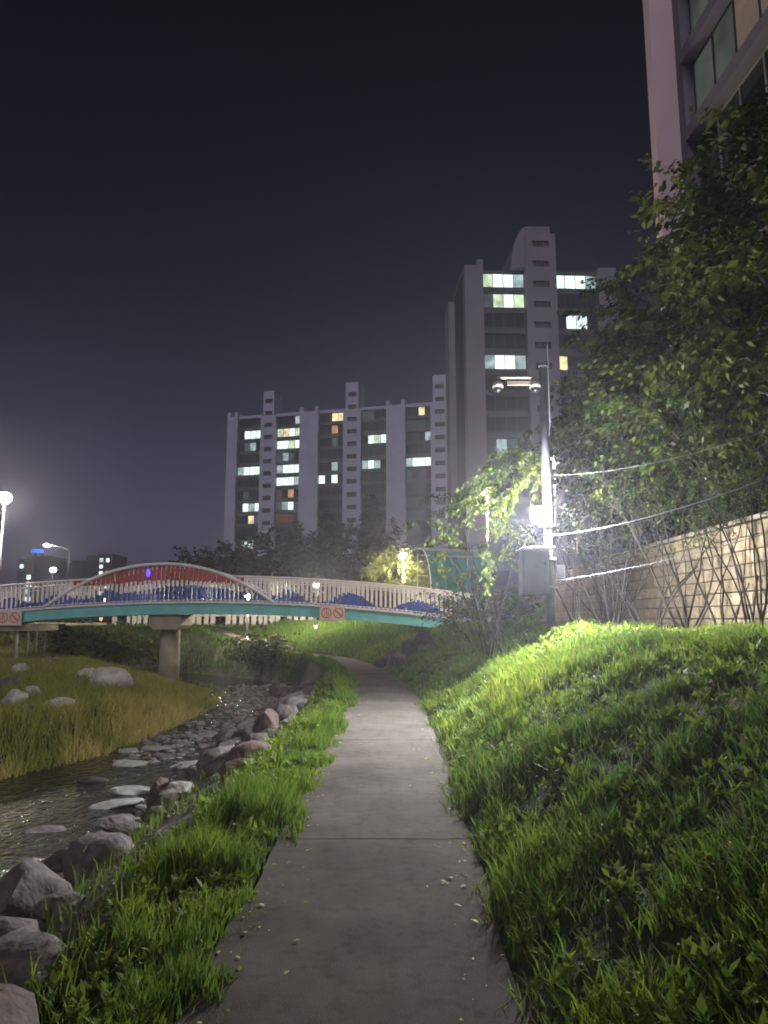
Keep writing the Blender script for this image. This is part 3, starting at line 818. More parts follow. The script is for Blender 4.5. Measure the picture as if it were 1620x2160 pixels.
# --- long slab block behind the trees
a, d, U, Z = facade_frame(568, 156.4, 926, 147.0, 900)
u0 = U(481)
org = (a.x + u0 * d.x, a.y + u0 * d.y, 1.2)
A = thing('apartment_block', 'long pale apartment slab with three stair towers and scattered lit windows', 'building', org, math.atan2(d.y, d.x), local=True)
ux = lambda px: U(px) - u0
roofz = (Z(520, 880) + Z(800, 857)) / 2 - 1.2
PIT = 2.75
cols = [481, 502, 551.5, 583.6, 633, 672, 725, 762, 815, 855, 909, 948]
cu = [ux(c) for c in cols]
L_ = cu[-1] + 1.0
MB().box((.3, 1.3, 0), (L_, 12, roofz - .3)).build('core', M['recess_shade'], A)
MB().box((.1, .5, roofz - .3), (L_ + .2, 12.3, roofz + .35)).build('roof', M['wall_white'], A)
def pierwall(i0, i1, top=.9):
    m = MB(); m.box((cu[i0], -.35, 0), (cu[i1], 1.35, roofz + .1))
    w = m.build('wall_panel', M['wall_white'], A)
    for xx in (cu[i0], cu[i1] - .8):
        MB().box((xx, -.35, roofz + .103), (xx + .8, 6, roofz + 1.1)).build('parapet_post', M['wall_white'], w)
pierwall(0, 1); pierwall(4, 5); pierwall(8, 9)
for (i0, i1, px, top, first) in ((2, 3, 568, 826, 847), (6, 7, 742, 808, 833), (10, 11, 926, 792, 816)):
    x0, x1 = cu[i0], cu[i1]
    zt = Z(px, top) - 1.2; zf = Z(px, first) - 1.2
    # lower stair front, then the narrower head above the roof
    wz = [zf - PIT * k for k in range(18) if zf - PIT * k > 1]
    low = [z for z in wz if z < roofz - .6]; hi = [z for z in wz if z >= roofz - .6]
    stair_tower(A, x0, x1, 0, roofz - .1 if not hi else min(roofz, min(hi) - .8), low, -.5, 1.35, 'wall_white', .55, 1.0)
    zb_ = roofz - .1 if not hi else min(roofz, min(hi) - .8)
    stair_tower(A, x0 + .55, x1 - .55, zb_ + .003, zt, hi, -.45, 4.5, 'wall_white', .66, 1.0)
bays = {(1, 2): ['....', '.www', '.dm.', '....', 'mwww', '....', '.d..', '.wmw', '..yd', '....', '.ww.'],
        (3, 4): ['...m', 'gywg', 'wwgw', 'dmd.', 'mwww', 'wwwm', 'r.o.', 'dmwd', 'rrr.', '....', '....'],
        (5, 6): ['..yy', '..o.', '..d.', '....', '..mb', 'w.w.', '....', '....', '....', '....'],
        (7, 8): ['dd..', '....', '.wgw', '....', 'mwm.', '....', '....', '....', '....', '....'],
        (9, 10): ['..y.', 'bbb.', '.b.m', '....', 'mwww', 'd.d.', 'bbb.', 'bbb.', 'bbb.', '.d..']}
for (i0, i1), rowsL in bays.items():
    x0, x1 = cu[i0] + .02, cu[i1] - .02
    for k in range(15):
        zt = roofz - .45 - PIT * k
        if zt - PIT < 0: break
        z0 = zt - 1.95
        window(A, x0, x1, z0, zt, .55, rowsL[k] if k < len(rowsL) else '.', fw=.09)
        MB().box((x0 - .015, .25, z0 - .78), (x1 + .015, 1.32, z0 - .004)).build('balcony_slab', M['slab'], A)
# --- nearer tower on the right
a, d, U, Z = facade_frame(980, 86.6, 1172, 87.1, 620)
u0 = U(980)
org = (a.x + u0 * d.x, a.y + u0 * d.y, 2.8)
B = thing('apartment_tower', 'tall apartment tower with curved rooftop stair head rising behind the surveillance pole', 'building', org, math.atan2(d.y, d.x), local=True)
ux = lambda px: U(px) - u0
roofz = Z(1000, 566) - 2.8
cb_ = [0, ux(1019), ux(1108), ux(1172), ux(1262), ux(1300)]
MB().box((.3, 1.4, 0), (cb_[5], 13, roofz - .4)).build('core', M['recess_shade'], B)
MB().box((.15, .6, roofz - .4), (cb_[5], 13.2, roofz + .1)).build('roof', M['slab'], B)
w = MB().box((0, -.3, 0), (cb_[1], 1.45, roofz + .3)).build('wall_panel', M['wall_b'], B)
MB().box((cb_[1] - .8, -.3, roofz + .303), (cb_[1], 1.45, roofz + 1.1)).build('parapet_post', M['wall_b'], w)
w = MB().box((cb_[4], -.3, 0), (cb_[5], 1.45, roofz + .3)).build('wall_panel', M['wall_b'], B)
MB().box((-.75, 9.5, 0), (.28, 13.4, roofz - .2)).build('side_wall', M['wall_b'], B)
MB().box((.10, 1.47, 0), (.28, 9.48, roofz - .2)).build('side_recess', M['recess_shade'], B)
MB().box((-.1, 1.47, roofz - .195), (.28, 13.4, roofz + .3)).build('side_cornice', M['wall_b'], B)
PB = 2.72
z0w = Z(1140, 520) - 2.8
wz = [z0w - PB * k for k in range(30) if z0w - PB * k > 2]
zt = Z(1140, 481) - 2.8
xl0 = ux(1079)
stair_tower(B, cb_[2], cb_[3], 0, roofz + 4.6, [z for z in wz if z < roofz + 4.3], -.7, 1.45, 'wall_b', .55, .85)
prof = [(xl0, roofz - .5), (cb_[2] - .003, roofz - .5)]
zhi = zt
prof = [(xl0, roofz + .11)]
for k in range(9):
    t = k / 8
    prof.append((xl0 + (cb_[2] + .45 - xl0) * (1 - math.cos(t * math.pi / 2)) ** .9, roofz + .11 + (zhi - roofz - .11) * math.sin(t * math.pi / 2)))
prof += [(cb_[3] - .6, zhi), (cb_[3] - .6, roofz + .11)]
MB().prism(prof, -.35, 7).build('stair_head', M['wall_b'], B)
for bi, rowsL in (((1, 2), ['gwwm', 'dgwg', '....', '....', 'mwwm', '....', '....', '....', '.md.', '.d..']), ((3, 4), ['wwwm', '....', '.ww.', '....', 'y...', '....', '....', '....', '....', '....'])):
    x0, x1 = cb_[bi[0]] + .03, cb_[bi[1]] - .03
    ztop = Z(1060, 573) - 2.8
    for k in range(16):
        z1 = ztop - PB * k; z0 = z1 - 1.95
        if z0 < 1: break
        window(B, x0, x1, z0, z1, .6, rowsL[k] if k < len(rowsL) else '..', fw=.08)
        MB().box((x0 - .02, .3, z0 - .76), (x1 + .02, 1.38, z0 - .004)).build('balcony_slab', M['slab'], B)
# --- near block at the top right
YC = 21.8
a = P(1452, 275, YC)
dC = Vector((.038, -1.0)).normalized()
org = (a.x, a.y, 3.0)
Cb = thing('near_apartment_block', 'close apartment block with pink end wall and slanting balcony slabs above the trees', 'building', org, math.atan2(dC.y, dC.x), local=True)
zs0 = at(1467, 275, 21.4)[1] - 3.0
# local x runs towards the camera, local y away from the stream
PCH = 2.8
nlo = int(zs0 // PCH)
ztop = zs0 + PCH * 5
MB().box((0, .6, 0), (24, 11, ztop)).build('core', M['recess_shade'], Cb)
MB().box((-.45, -1.08, 0), (-.003, 11, ztop)).build('end_wall', M['wall_c'], Cb)
MB().box((.0, -.28, 0), (.42, .59, ztop)).build('return_wall', M['slab_c'], Cb)
codes = {0: 'eeppe.e.', 1: 'ededpe.e', -1: '........', -2: '........', -3: '.....w..', 2: 'ee.epe..', -4: '..w.....'}
for k in range(-nlo, 5):
    zb_ = zs0 + PCH * k
    MB().box((.425, -.33, zb_ - .42), (24, .59, zb_)).build('balcony_slab', M['slab_c'], Cb)
    for q in range(3):
        xx0 = .45 + q * 7.6
        window(Cb, xx0, xx0 + 7.55, zb_ + .004, zb_ + PCH - .43, -.1 + .2, codes.get(k, '........')[(q * 2) % 5:][:8].ljust(6, '.')[:6], 'frame_pale' if k < 0 else 'frame_dark', .07)
# ------------------------------------------------------------------ distant towers
def far_tower(px0, px1, top, Y, label, seed, dens=.3):
    x0, _ = at(px0, 1200, Y); x1, zt = at(px1, top, Y)
    t = thing('distant_tower', label, 'building', (x0, Y, 1.2), group='distant residential towers')
    MB().box((x0, Y, 1.2), (x1, Y + 18, zt)).build('wall', M['far_block'], t)
    rr = random.Random(seed)
    fl_ = 2.9
    z = zt - 2
    while z > 4:
        x = x0 + .8
        while x < x1 - 2:
            if rr.random() < dens:
                MB().box((x, Y - .25, z - 1.7), (x + rr.choice((1.5, 2.0)), Y - .05, z)).build('window', M['far_window'] if rr.random() < .75 else LIT['y'], t)
            x += 2.7
        z -= fl_
    return t
far_tower(38, 62, 1180, 300, 'distant dark tower nearest the tall lamp with few lit windows', 1, .2)
far_tower(54, 74, 1172, 290, 'distant tower with a dense column of lit windows under the blue sign', 2, .75)
far_tower(82, 104, 1172, 305, 'distant tower below the curved arm road lamp', 3, .35)
far_tower(128, 142, 1186, 310, 'slim low distant tower left of the road lamp pole', 4, .45)
far_tower(150, 182, 1182, 315, 'distant tower with a few low lit windows right of the road lamp pole', 5, .22)
far_tower(182, 206, 1172, 320, 'distant tower with lit upper windows beside the dark one', 6, .3)
far_tower(206, 238, 1168, 318, 'rightmost distant tower with a bright cluster of windows', 7, .38)
x0, z0 = at(66, 1166, 289); x1, z1 = at(92, 1158, 289)
bs = thing('rooftop_sign', 'glowing blue rooftop sign on the distant towers', 'sign', (x0, 289, z0))
MB().box((x0, 289, z0), (x1, 289.6, z1)).build('light_box', M['blue_sign'], bs)
for q in (.2, .8):
    MB().box((x0 + (x1 - x0) * q, 290, at(66, 1180, 290)[1]), (x0 + (x1 - x0) * q + .4, 290.4, z1)).build('strut', M['frame_dark'], bs)

# ------------------------------------------------------------------ foliage
def unit(v): return v / np.maximum(np.linalg.norm(v, axis=1, keepdims=True), 1e-9)
def leaves_mesh(name, Pn, D, N, Ln, Wd, mat_, parent, tint, kind=None):
    D = unit(D); S = unit(np.cross(D, N)); Ln = Ln[:, None]; Wd = Wd[:, None]
    up = unit(np.cross(S, D))
    v = np.stack([Pn, Pn + D * Ln * .45 + S * Wd * .5 + up * Ln * .06, Pn + D * Ln, Pn + D * Ln * .45 - S * Wd * .5 + up * Ln * .06], 1).reshape(-1, 3)
    n = len(Pn); f = np.arange(n * 4).reshape(n, 4)
    o = np_mesh(name, v, [f], mat_, parent, np.repeat(tint, 4))
    if kind: o['kind'] = kind
    return o

def spray(p0, d0, length, droop, n=9, r=rng):
    """points along an arching twig"""
    p = np.array(p0, float); d_ = np.array(d0, float); d_ /= np.linalg.norm(d_)
    out = [p.copy()]
    st = length / n
    for k in range(n):
        d_ = d_ + np.array([r.normal(0, .10), r.normal(0, .10), -droop / n + r.normal(0, .06)])
        d_ /= np.linalg.norm(d_); p = p + d_ * st; out.append(p.copy())
    return np.array(out)

def dress(sprays, per_m, leaf, spread=.06, hang=.6):
    """leaves along a list of twigs -> P, D, N, L, W"""
    Ps, Ds, Ns, Ls, Ws, Ts = [], [], [], [], [], []
    for s_ in sprays:
        seg = np.diff(s_, axis=0); ln = np.linalg.norm(seg, axis=1).sum()
        n = max(4, int(ln * per_m))
        t = rng.uniform(.12, 1.0, n) * (len(s_) - 1)
        i = np.minimum(t.astype(int), len(s_) - 2); fr = (t - i)[:, None]
        p = s_[i] * (1 - fr) + s_[i + 1] * fr
        dr = unit(seg[i])
        side = unit(np.cross(dr, np.array([0, 0, 1.0])) + 1e-6) * rng.choice([-1, 1], n)[:, None]
        D = dr * .45 + side * rng.uniform(.4, 1.1, (n, 1)) + np.array([0, 0, -hang]) * rng.uniform(.3, 1.3, (n, 1)) + rng.normal(0, .25, (n, 3))
        Ps.append(p + rng.normal(0, spread, (n, 3))); Ds.append(D); Ns.append(np.array([0, 0, 1.0]) + rng.normal(0, .5, (n, 3)))
        L = leaf * rng.uniform(.6, 1.25, n); Ls.append(L); Ws.append(L * rng.uniform(.42, .62, n))
        Ts.append(np.clip(rng.normal(.45 + .25 * rng.normal(), .22, n), 0, 1))
    return [np.concatenate(k) for k in (Ps, Ds, Ns, Ls, Ws, Ts)]

def twig_mesh(name, sprays, r0, mat_, parent, sides=3):
    m = MB()
    for s_ in sprays:
        k = len(s_); m.tube([Vector(q) for q in s_[::2]] if k > 6 else [Vector(q) for q in s_], list(np.linspace(r0, r0 * .25, len(s_[::2]) if k > 6 else k)), sides, cap=False)
    return m.build(name, mat_, parent)

def broad_tree(name, label, base, height, crown_c, crown_r, n_sprays, leaf, mat_, per_m=26, slen=(.9, 1.9), droop=1.3, group=None, trunk_r=.13, limbs=6, cat='tree', gap=.42, inner=.25):
    base = Vector(base)
    t = thing(name, label, cat, base, group=group)
    cc = np.array(crown_c, float); cr = np.array(crown_r, float)
    m = MB()
    fork = base + (Vector(crown_c) - base) * .45 + Vector((0, 0, -.1 * height))
    m.tube([base - Vector((0, 0, .2)), base + (fork - base) * .5 + Vector((rng.normal(0, .08), rng.normal(0, .08), 0)), fork], [trunk_r, trunk_r * .8, trunk_r * .65], 8)
    tips = []
    for k in range(limbs):
        v = rng.normal(0, 1, 3); v /= np.linalg.norm(v); v[2] = abs(v[2]) * .8
        tip = Vector(cc + v * cr * .75)
        mid = fork.lerp(tip, .5) + Vector((rng.normal(0, .15), rng.normal(0, .15), .15))
        m.tube([fork, mid, tip], [trunk_r * .45, trunk_r * .28, trunk_r * .1], 6); tips.append(tip)
    m.build('trunk', M['bark'], t, smooth=True)
    sp = []
    tries = 0
    while len(sp) < n_sprays and tries < n_sprays * 8:
        tries += 1
        v = rng.normal(0, 1, 3); v /= np.linalg.norm(v)
        rad = rng.uniform(inner, 1) ** .5
        p = cc + v * cr * rad * .9
        if fbm(p[0] * .75 + p[1] * .5 + 50, p[2] * .75 + 20 + p[1] * .3) < gap: continue
        dd = v * np.array([1, 1, .6]) + np.array([0, 0, .45]) + rng.normal(0, .25, 3)
        sp.append(spray(p, dd, rng.uniform(*slen), droop))
    q = dress(sp, per_m, leaf)
    cr_ = leaves_mesh('crown', *q[:5], mat_, t, q[5])
    twig_mesh('twigs', sp, .010, M['bark'], cr_)
    return t

# trees above the retaining wall
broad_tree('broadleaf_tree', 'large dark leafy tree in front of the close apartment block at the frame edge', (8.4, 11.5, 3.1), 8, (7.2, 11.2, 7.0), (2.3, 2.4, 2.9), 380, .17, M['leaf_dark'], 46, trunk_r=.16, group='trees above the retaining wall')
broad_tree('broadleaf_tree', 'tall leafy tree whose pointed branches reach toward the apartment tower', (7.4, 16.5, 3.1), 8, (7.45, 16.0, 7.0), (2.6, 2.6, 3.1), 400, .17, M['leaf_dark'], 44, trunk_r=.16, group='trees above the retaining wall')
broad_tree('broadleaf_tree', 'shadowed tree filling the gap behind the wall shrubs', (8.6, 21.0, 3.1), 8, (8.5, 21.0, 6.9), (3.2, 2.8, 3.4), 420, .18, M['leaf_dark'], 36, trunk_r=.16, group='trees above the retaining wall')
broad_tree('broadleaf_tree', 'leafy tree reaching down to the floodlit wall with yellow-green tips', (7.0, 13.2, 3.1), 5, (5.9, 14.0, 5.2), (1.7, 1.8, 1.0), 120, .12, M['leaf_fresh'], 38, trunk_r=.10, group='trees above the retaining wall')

# shrubs with many thin stems in front of the wall
def stem_shrub(label, x, y, n, height, lean=.5, leaf_n=26, fol=True):
    zb = float(H(x, y))
    t = thing('shrub', label, 'shrub', (x, y, zb), group='thin-stemmed shrubs along the wall')
    sp = []
    for k in range(max(4, int(n * .8))):
        a0 = rng.uniform(0, 2 * math.pi); r0 = rng.uniform(0, .22)
        p0 = np.array([x + r0 * math.cos(a0), y + r0 * math.sin(a0), zb - .05])
        dd = np.array([math.cos(a0) * lean * rng.uniform(.2, 1), math.sin(a0) * lean * rng.uniform(.2, 1), 1.0])
        h_ = height * rng.uniform(.75, 1.1)
        s_ = spray(p0, dd, h_, .25, 8)
        rr = rng.uniform(.010, .022)
        MB().tube([Vector(q) for q in s_], list(np.linspace(rr, rr * .35, len(s_))), 5).build('stem', M['stem'], t, smooth=True)
        for j in range(4):
            i = rng.integers(6, len(s_))
            sp.append(spray(s_[i], dd * np.array([1.5, 1.5, 1.1]) + rng.normal(0, .5, 3), rng.uniform(.4, .95), .6, 7))
    if fol:
        q = dress(sp, leaf_n, .06, .04)
        f_ = leaves_mesh('foliage', *q[:5], M['leaf_fresh'], t, q[5], kind='stuff')
        twig_mesh('twigs', sp, .006, M['stem'], f_)
    return t
shrub_specs = [(3.55, 13.2, 8, 2.0, 'thin bare-legged shrub directly right of the surveillance pole'),
               (4.15, 13.4, 10, 2.4, 'bushy shrub below the sloping upper cable, second from the pole'),
               (4.7, 12.9, 9, 2.5, 'open shrub crossing the lower cable in front of the wall'),
               (4.6, 14.9, 11, 2.6, 'shrub standing behind the lower cable against the bright blocks'),
               (5.0, 12.0, 14, 2.6, 'dense clump of dark stems in the middle of the wall'),
               (5.35, 11.5, 8, 2.5, 'slender shrub just right of the dense dark clump'),
               (5.2, 16.6, 11, 2.5, 'far shrub near the shaded end of the wall'),
               (5.45, 10.9, 7, 2.6, 'sparse leaning shrub before the brightest blocks of the wall'),
               (5.2, 10.1, 9, 2.3, 'rightmost tangled shrub at the edge of the frame')]
for x, y, n, h_, lb in shrub_specs:
    stem_shrub(lb, x, y, n, h_)

# leafy arching shrub around the floodlight
zb = float(H(2.2, 15.2))
ls = thing('arching_shrub', 'bright floodlit shrub with arching rows of yellow-green leaves beside the pole', 'shrub', (2.3, 15.0, zb))
sp = []
stems = []
for k in range(9):
    a0 = rng.uniform(0, 2 * math.pi)
    s_ = spray((2.3 + .25 * math.cos(a0), 15.0 + .2 * math.sin(a0), zb - .05), (rng.normal(-.02, .2), rng.normal(-.15, .12), 1), rng.uniform(2.4, 3.4), .2, 9)
    MB().tube([Vector(q) for q in s_], list(np.linspace(.018, .006, len(s_))), 5).build('stem', M['stem'], ls, smooth=True); stems.append(s_)
for (pa, pb, sag) in (((1150, 965), (1018, 990), .3), ((1145, 975), (1060, 1060), .25), ((1130, 1000), (1055, 1120), .35), ((1120, 1010), (950, 1080), .45), ((1065, 1050), (1058, 1120), .1),
                      ((1060, 1060), (945, 1085), .2), ((1085, 1115), (1132, 1128), -.05), ((1110, 990), (1080, 1075), .2), ((1140, 960), (1100, 1000), .1), ((1175, 955), (1150, 905), .0), ((1100, 1040), (1000, 1060), .3)):
    A0 = P(*pa, 13.9 + rng.uniform(-.4, .5)); B0 = P(*pb, 13.6 + rng.uniform(-.5, .5))
    pts = []
    for k in range(10):
        t = k / 9
        p = A0.lerp(B0, t); p.z += sag * math.sin(t * math.pi) * .6
        pts.append((p.x, p.y, p.z))
    sp.append(np.array(pts))
for s_ in stems:
    for j in range(4):
        sp.append(spray(s_[rng.integers(7, len(s_))], rng.normal(0, 1, 3) * np.array([1, .7, .4]) + np.array([-.2, -.2, .3]), rng.uniform(.5, 1.0), 1.2, 8))
extra = []
for s_ in sp[:11]:
    for k in range(4):
        extra.append(s_ + rng.normal(0, .13, 3) + np.cumsum(rng.normal(0, .02, s_.shape), 0))
sp += extra
q = dress(sp, 62, .095, .03, .9)
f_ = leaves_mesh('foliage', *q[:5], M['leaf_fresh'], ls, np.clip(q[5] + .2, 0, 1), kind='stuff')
twig_mesh('twigs', sp, .007, M['stem'], f_)

# shrubs and creeper at the right end of the bridge
def low_bush(label, x, y, rx, h_, n, mat_, leaf=.10, name='bush', group=None, zoff=0):
    zb = float(H(x, y)) + zoff
    t = thing(name, label, 'bush', (x, y, zb), group=group)
    sp = []
    for k in range(n):
        a0 = rng.uniform(0, 2 * math.pi); r0 = rx * rng.uniform(0, .8) ** .6
        p0 = (x + r0 * math.cos(a0), y + r0 * math.sin(a0) * .8, zb + h_ * rng.uniform(.05, .55))
        sp.append(spray(p0, (math.cos(a0) * .7, math.sin(a0) * .7, 1.0), h_ * rng.uniform(.4, .75), 1.2, 7))
    q = dress(sp, 30 * .1 / leaf, leaf, .05)
    f_ = leaves_mesh('foliage', *q[:5], mat_, t, q[5], kind='stuff')
    twig_mesh('twigs', sp, .008, M['stem'], t)
    return t
low_bush('dark creeper bush swallowing the right end of the bridge railing', 3.8, 29.6, .9, 1.1, 90, M['leaf_dark'], .13)
low_bush('low bush at the foot of the green shelter', 4.9, 30.0, .9, 1.5, 80, M['leaf_dark'], .13)
low_bush('thin bush behind the control cabinet', 2.35, 17.5, .7, 2.0, 70, M['leaf_fresh'], .10)
# hedge under the left part of the bridge
low_bush('dark clipped hedge clump beside the support posts under the bridge', -15.4, 38.0, 1.6, 2.4, 180, M['leaf_dark'], .2, group='dark hedge under the bridge')
low_bush('dark clipped hedge clump beside the amber marker light', -13.2, 38.6, 1.6, 2.4, 180, M['leaf_dark'], .2, group='dark hedge under the bridge')
low_bush('dark reed clump between the pier and the path under the bridge', -5.9, 35.0, .8, 2.2, 110, M['leaf_dark'], .2)
low_bush('dark shrub behind the bridge left landing', -19, 39.5, 2.2, 2.6, 150, M['leaf_dark'], .24)
# small lamp-lit tree
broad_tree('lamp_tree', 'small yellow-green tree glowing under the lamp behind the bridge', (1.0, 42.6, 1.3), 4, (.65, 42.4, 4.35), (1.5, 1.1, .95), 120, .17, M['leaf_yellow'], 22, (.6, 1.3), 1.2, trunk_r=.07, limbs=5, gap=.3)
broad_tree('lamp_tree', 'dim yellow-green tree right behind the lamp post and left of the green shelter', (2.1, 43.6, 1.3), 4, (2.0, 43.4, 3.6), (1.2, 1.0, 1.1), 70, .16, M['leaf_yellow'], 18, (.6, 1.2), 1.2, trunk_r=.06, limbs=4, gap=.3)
# dark trees before the slab block
def conifer(label, px, top, Y, w, n, name='conifer_tree'):
    x, zt = at(px, top, Y); zb = float(H(x, Y)); h_ = zt - zb
    t = thing(name, label, 'tree', (x, Y, zb), group='dark trees before the apartment slab')
    MB().tube([(x, Y, zb - .2), (x, Y, zb + h_ * .5), (x, Y, zt - .3)], [.22, .14, .03], 7).build('trunk', M['bark'], t, smooth=True)
    sp = []
    for k in range(n):
        f = rng.uniform(.08, 1) ** .75
        rad = w * (1 - f) ** .8 * rng.uniform(.7, 1.15) + .2
        a0 = rng.uniform(0, 2 * math.pi)
        sp.append(spray((x, Y, zb + h_ * f), (math.cos(a0), math.sin(a0), .35), rad, .5, 7))
    q = dress(sp, 20, .36, .12, .3)
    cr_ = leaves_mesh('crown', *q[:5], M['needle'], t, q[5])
    return t
conifer('tallest pointed dark conifer in front of the slab block', 786, 1042, 80, 3.6, 200)
conifer('dark conifer left of the tallest one', 690, 1078, 82, 3.8, 190)
conifer('narrow dark conifer tip right of the tallest one', 830, 1090, 84, 2.6, 130)
conifer('dark conifer below the leftmost stair tower', 625, 1098, 86, 3.6, 170)
for (px, top, Y, rx, lb) in ((430, 1165, 74, 3.6, 'round dark tree at the left end of the tree line'), (500, 1142, 78, 4.0, 'round dark tree left of the slab block corner'), (565, 1120, 82, 4.2, 'round dark tree under the leftmost stair tower'),
                             (740, 1100, 76, 4.2, 'round dark tree in front of the tallest conifer'), (650, 1130, 72, 4.0, 'low round dark tree in the middle of the tree line'), (870, 1150, 70, 3.4, 'round dark tree left of the green shelter'),
                             (800, 1130, 66, 3.2, 'dark tree behind the lamp-lit small tree')):
    x, zt = at(px, top, Y)
    zb = 1.25; rz_ = (zt - zb) * .5
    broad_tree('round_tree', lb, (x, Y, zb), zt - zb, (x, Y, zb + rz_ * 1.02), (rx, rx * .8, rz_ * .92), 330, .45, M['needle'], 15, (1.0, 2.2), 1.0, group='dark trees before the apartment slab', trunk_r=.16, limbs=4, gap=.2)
# low dark hedge along the far road
for i, (xa, xb) in enumerate(((-14, -8), (-8, -2), (-2, 3))):
    low_bush(['clipped dark hedge left of the arch crown behind the fence', 'clipped dark hedge behind the middle of the bridge', 'clipped dark hedge beside the lamp-lit tree'][i], (xa + xb) / 2, 52, 3.4, 2.2, 190, M['needle'], .3, name='hedge', group='hedges behind the bridge')

# green curved shelter behind the bridge end
sx0, sx1 = at(910, 1200, 40)[0], at(1060, 1200, 40)[0]
szb = float(H(sx0, 40)); szt = at(905, 1152, 40)[1]
sh = thing('curved_shelter', 'green curved screen panel on white ribs behind the right end of the bridge', 'shelter', (sx0, 40, szb))
def sprof(t):   # t 0 base .. 1 top, curls back over
    z = szb + (szt - szb) * math.sin(t * math.pi / 2)
    y = 40 + 1.5 * (1 - math.cos(t * math.pi / 2)) ** 1.4
    return y, z
npan = 4
for k in range(npan):
    xa = sx0 + (sx1 - sx0) * k / npan + .03; xb = sx0 + (sx1 - sx0) * (k + 1) / npan - .03
    for j in range(2):
        m = MB()
        for i in range(5):
            t0 = (j * 5 + i) / 10; t1 = (j * 5 + i + 1) / 10
            (ya, za), (yb, zb2) = sprof(t0), sprof(t1)
            m.quad([(xa, ya, za), (xb, ya, za), (xb, yb, zb2), (xa, yb, zb2)])
            m.quad([(xa, ya + .03, za), (xa, yb + .03, zb2), (xb, yb + .03, zb2), (xb, ya + .03, za)])
        m.build('panel', M['netting'], sh)
for k in range(npan + 1):
    x = sx0 + (sx1 - sx0) * k / npan
    MB().tube([(x, sprof(t)[0] - .03, sprof(t)[1]) for t in np.linspace(0, 1, 10)], .035, 6).build('rib', M['rail_white'] if k == 0 else M['netting'], sh, smooth=True)
for t in (1.0, .86, .7):
    y, z = sprof(t); MB().tube([(sx0 - .3, y - .05, z), (sx1, y - .05, z)], .03 if t < 1 else .05, 6).build('rail', M['pole_pale'], sh)
for dx_ in (-.55,):
    sh.rotation_euler.z = R(24)
    MB().tube([(sx0 + dx_, 40.6, szb - .1), (sx0 + dx_, 40.6, szt - .4)], .03, 6).build('post', M['pole_pale'], sh)
    for t in (.35, .62):
        MB().tube([(sx0 + dx_, 40.6, szb + (szt - szb) * t), (sx0, sprof(t)[0], szb + (szt - szb) * t)], .018, 6).build('rail', M['pole_pale'], sh)

# pale picket fence seen under the girder
fn = thing('picket_fence', 'pale board fence along the top of the far bank seen under the girder', 'fence', (-8, 47, 1.2))
k = 0
x = -17.5
while x < 1.5:
    w_ = random.uniform(.22, .34)
    if random.random() < .86:
        MB().box((x, 47, float(H(x, 46.9)) - .1), (x + w_, 47.04, 2.25 + random.uniform(-.1, .06))).build('board', M['fence_pale'], fn)
    x += w_ + random.uniform(.05, .22)
MB().box((-17.6, 47.045, 1.75), (1.6, 47.09, 1.85)).build('rail', M['fence_pale'], fn)

# cables from the pole along the wall
def cable(pts, r, label):
    o = MB().tube(pts, r, 6).build('cable', M['cable'], None, smooth=True)
    tag(o, label, 'cable', 'cables running from the surveillance pole')
def cat_(a0, b0, sag, n=14):
    return [a0.lerp(b0, k / n) - Vector((0, 0, sag * 4 * (k / n) * (1 - k / n))) for k in range(n + 1)]
cable(cat_(Vector((bp_.x, PYY - .05, P(1150, 1131, PYY).z)), P(1640, 1000, 8.6), .12), .007, 'bright cable sloping up from just under the floodlight toward the frame edge')
cable(cat_(Vector((bp_.x + .06, PYY, P(1168, 1226, PYY).z)), P(1640, 1118, 9.6), .07), .006, 'low cable running from the pole across the shrubs before the wall')
cable(cat_(Vector((bp_.x + .04, PYY, P(1160, 1003, PYY).z)), P(1640, 900, 9.0), .15), .004, 'high thin cable running from the pole into the tree')

# ------------------------------------------------------------------ rocks
def rock_mesh(seed, sub=3):
    r = np.random.default_rng(seed)
    bm = bmesh.new(); bmesh.ops.create_icosphere(bm, subdivisions=sub, radius=1)
    co = np.array([v.co[:] for v in bm.verts])
    n = co / np.linalg.norm(co, axis=1, keepdims=True)
    rad = np.ones(len(co))
    for k in range(17):      # cut by random planes for facets
        d_ = r.normal(0, 1, 3); d_ /= np.linalg.norm(d_); lim = r.uniform(.60, .92)
        dp = n @ d_
        rad = np.where(dp * rad > lim, lim / np.maximum(dp, .05), rad)
    rad = rad * (1 + .05 * np.sin(n @ r.normal(0, 3, 3) + 1) + .035 * np.sin(n @ r.normal(0, 7, 3)) + .03 * np.sin(n @ r.normal(0, 13, 3)))
    co = n * rad[:, None]
    for v, c in zip(bm.verts, co): v.co = c
    me = bpy.data.meshes.new('boulder'); bm.to_mesh(me); bm.free()
    me.polygons.foreach_set('use_smooth', [True] * len(me.polygons))
    me.set_sharp_from_angle(angle=R(48))
    return me
rock_var = {}
def rock(label, x, y, sx, sy, sz, matname, sink=.3, z=None, group=None, name='boulder', tilt=.25, seed=None):
    sd = rng.integers(0, 7) if seed is None else seed
    key = (sd, matname)
    if key not in rock_var:
        me = rock_mesh(100 + sd); me.materials.append(M[matname]); rock_var[key] = me
    o = bpy.data.objects.new(name, rock_var[key]); C.objects.link(o)
    zz = float(H(x, y)) if z is None else z
    o.location = (x, y, zz + sz * (1 - 2 * sink) * .5 + sz * .05)
    o.scale = (sx, sy, sz)
    o.rotation_euler = (rng.normal(0, tilt * .5), rng.normal(0, tilt * .5), rng.uniform(0, 6.28) if sx == sy else rng.normal(0, .4))
    tag(o, label, 'boulder' if name == 'boulder' else 'stone', group)
    return o
G1 = 'boulders heaped along the near bank'
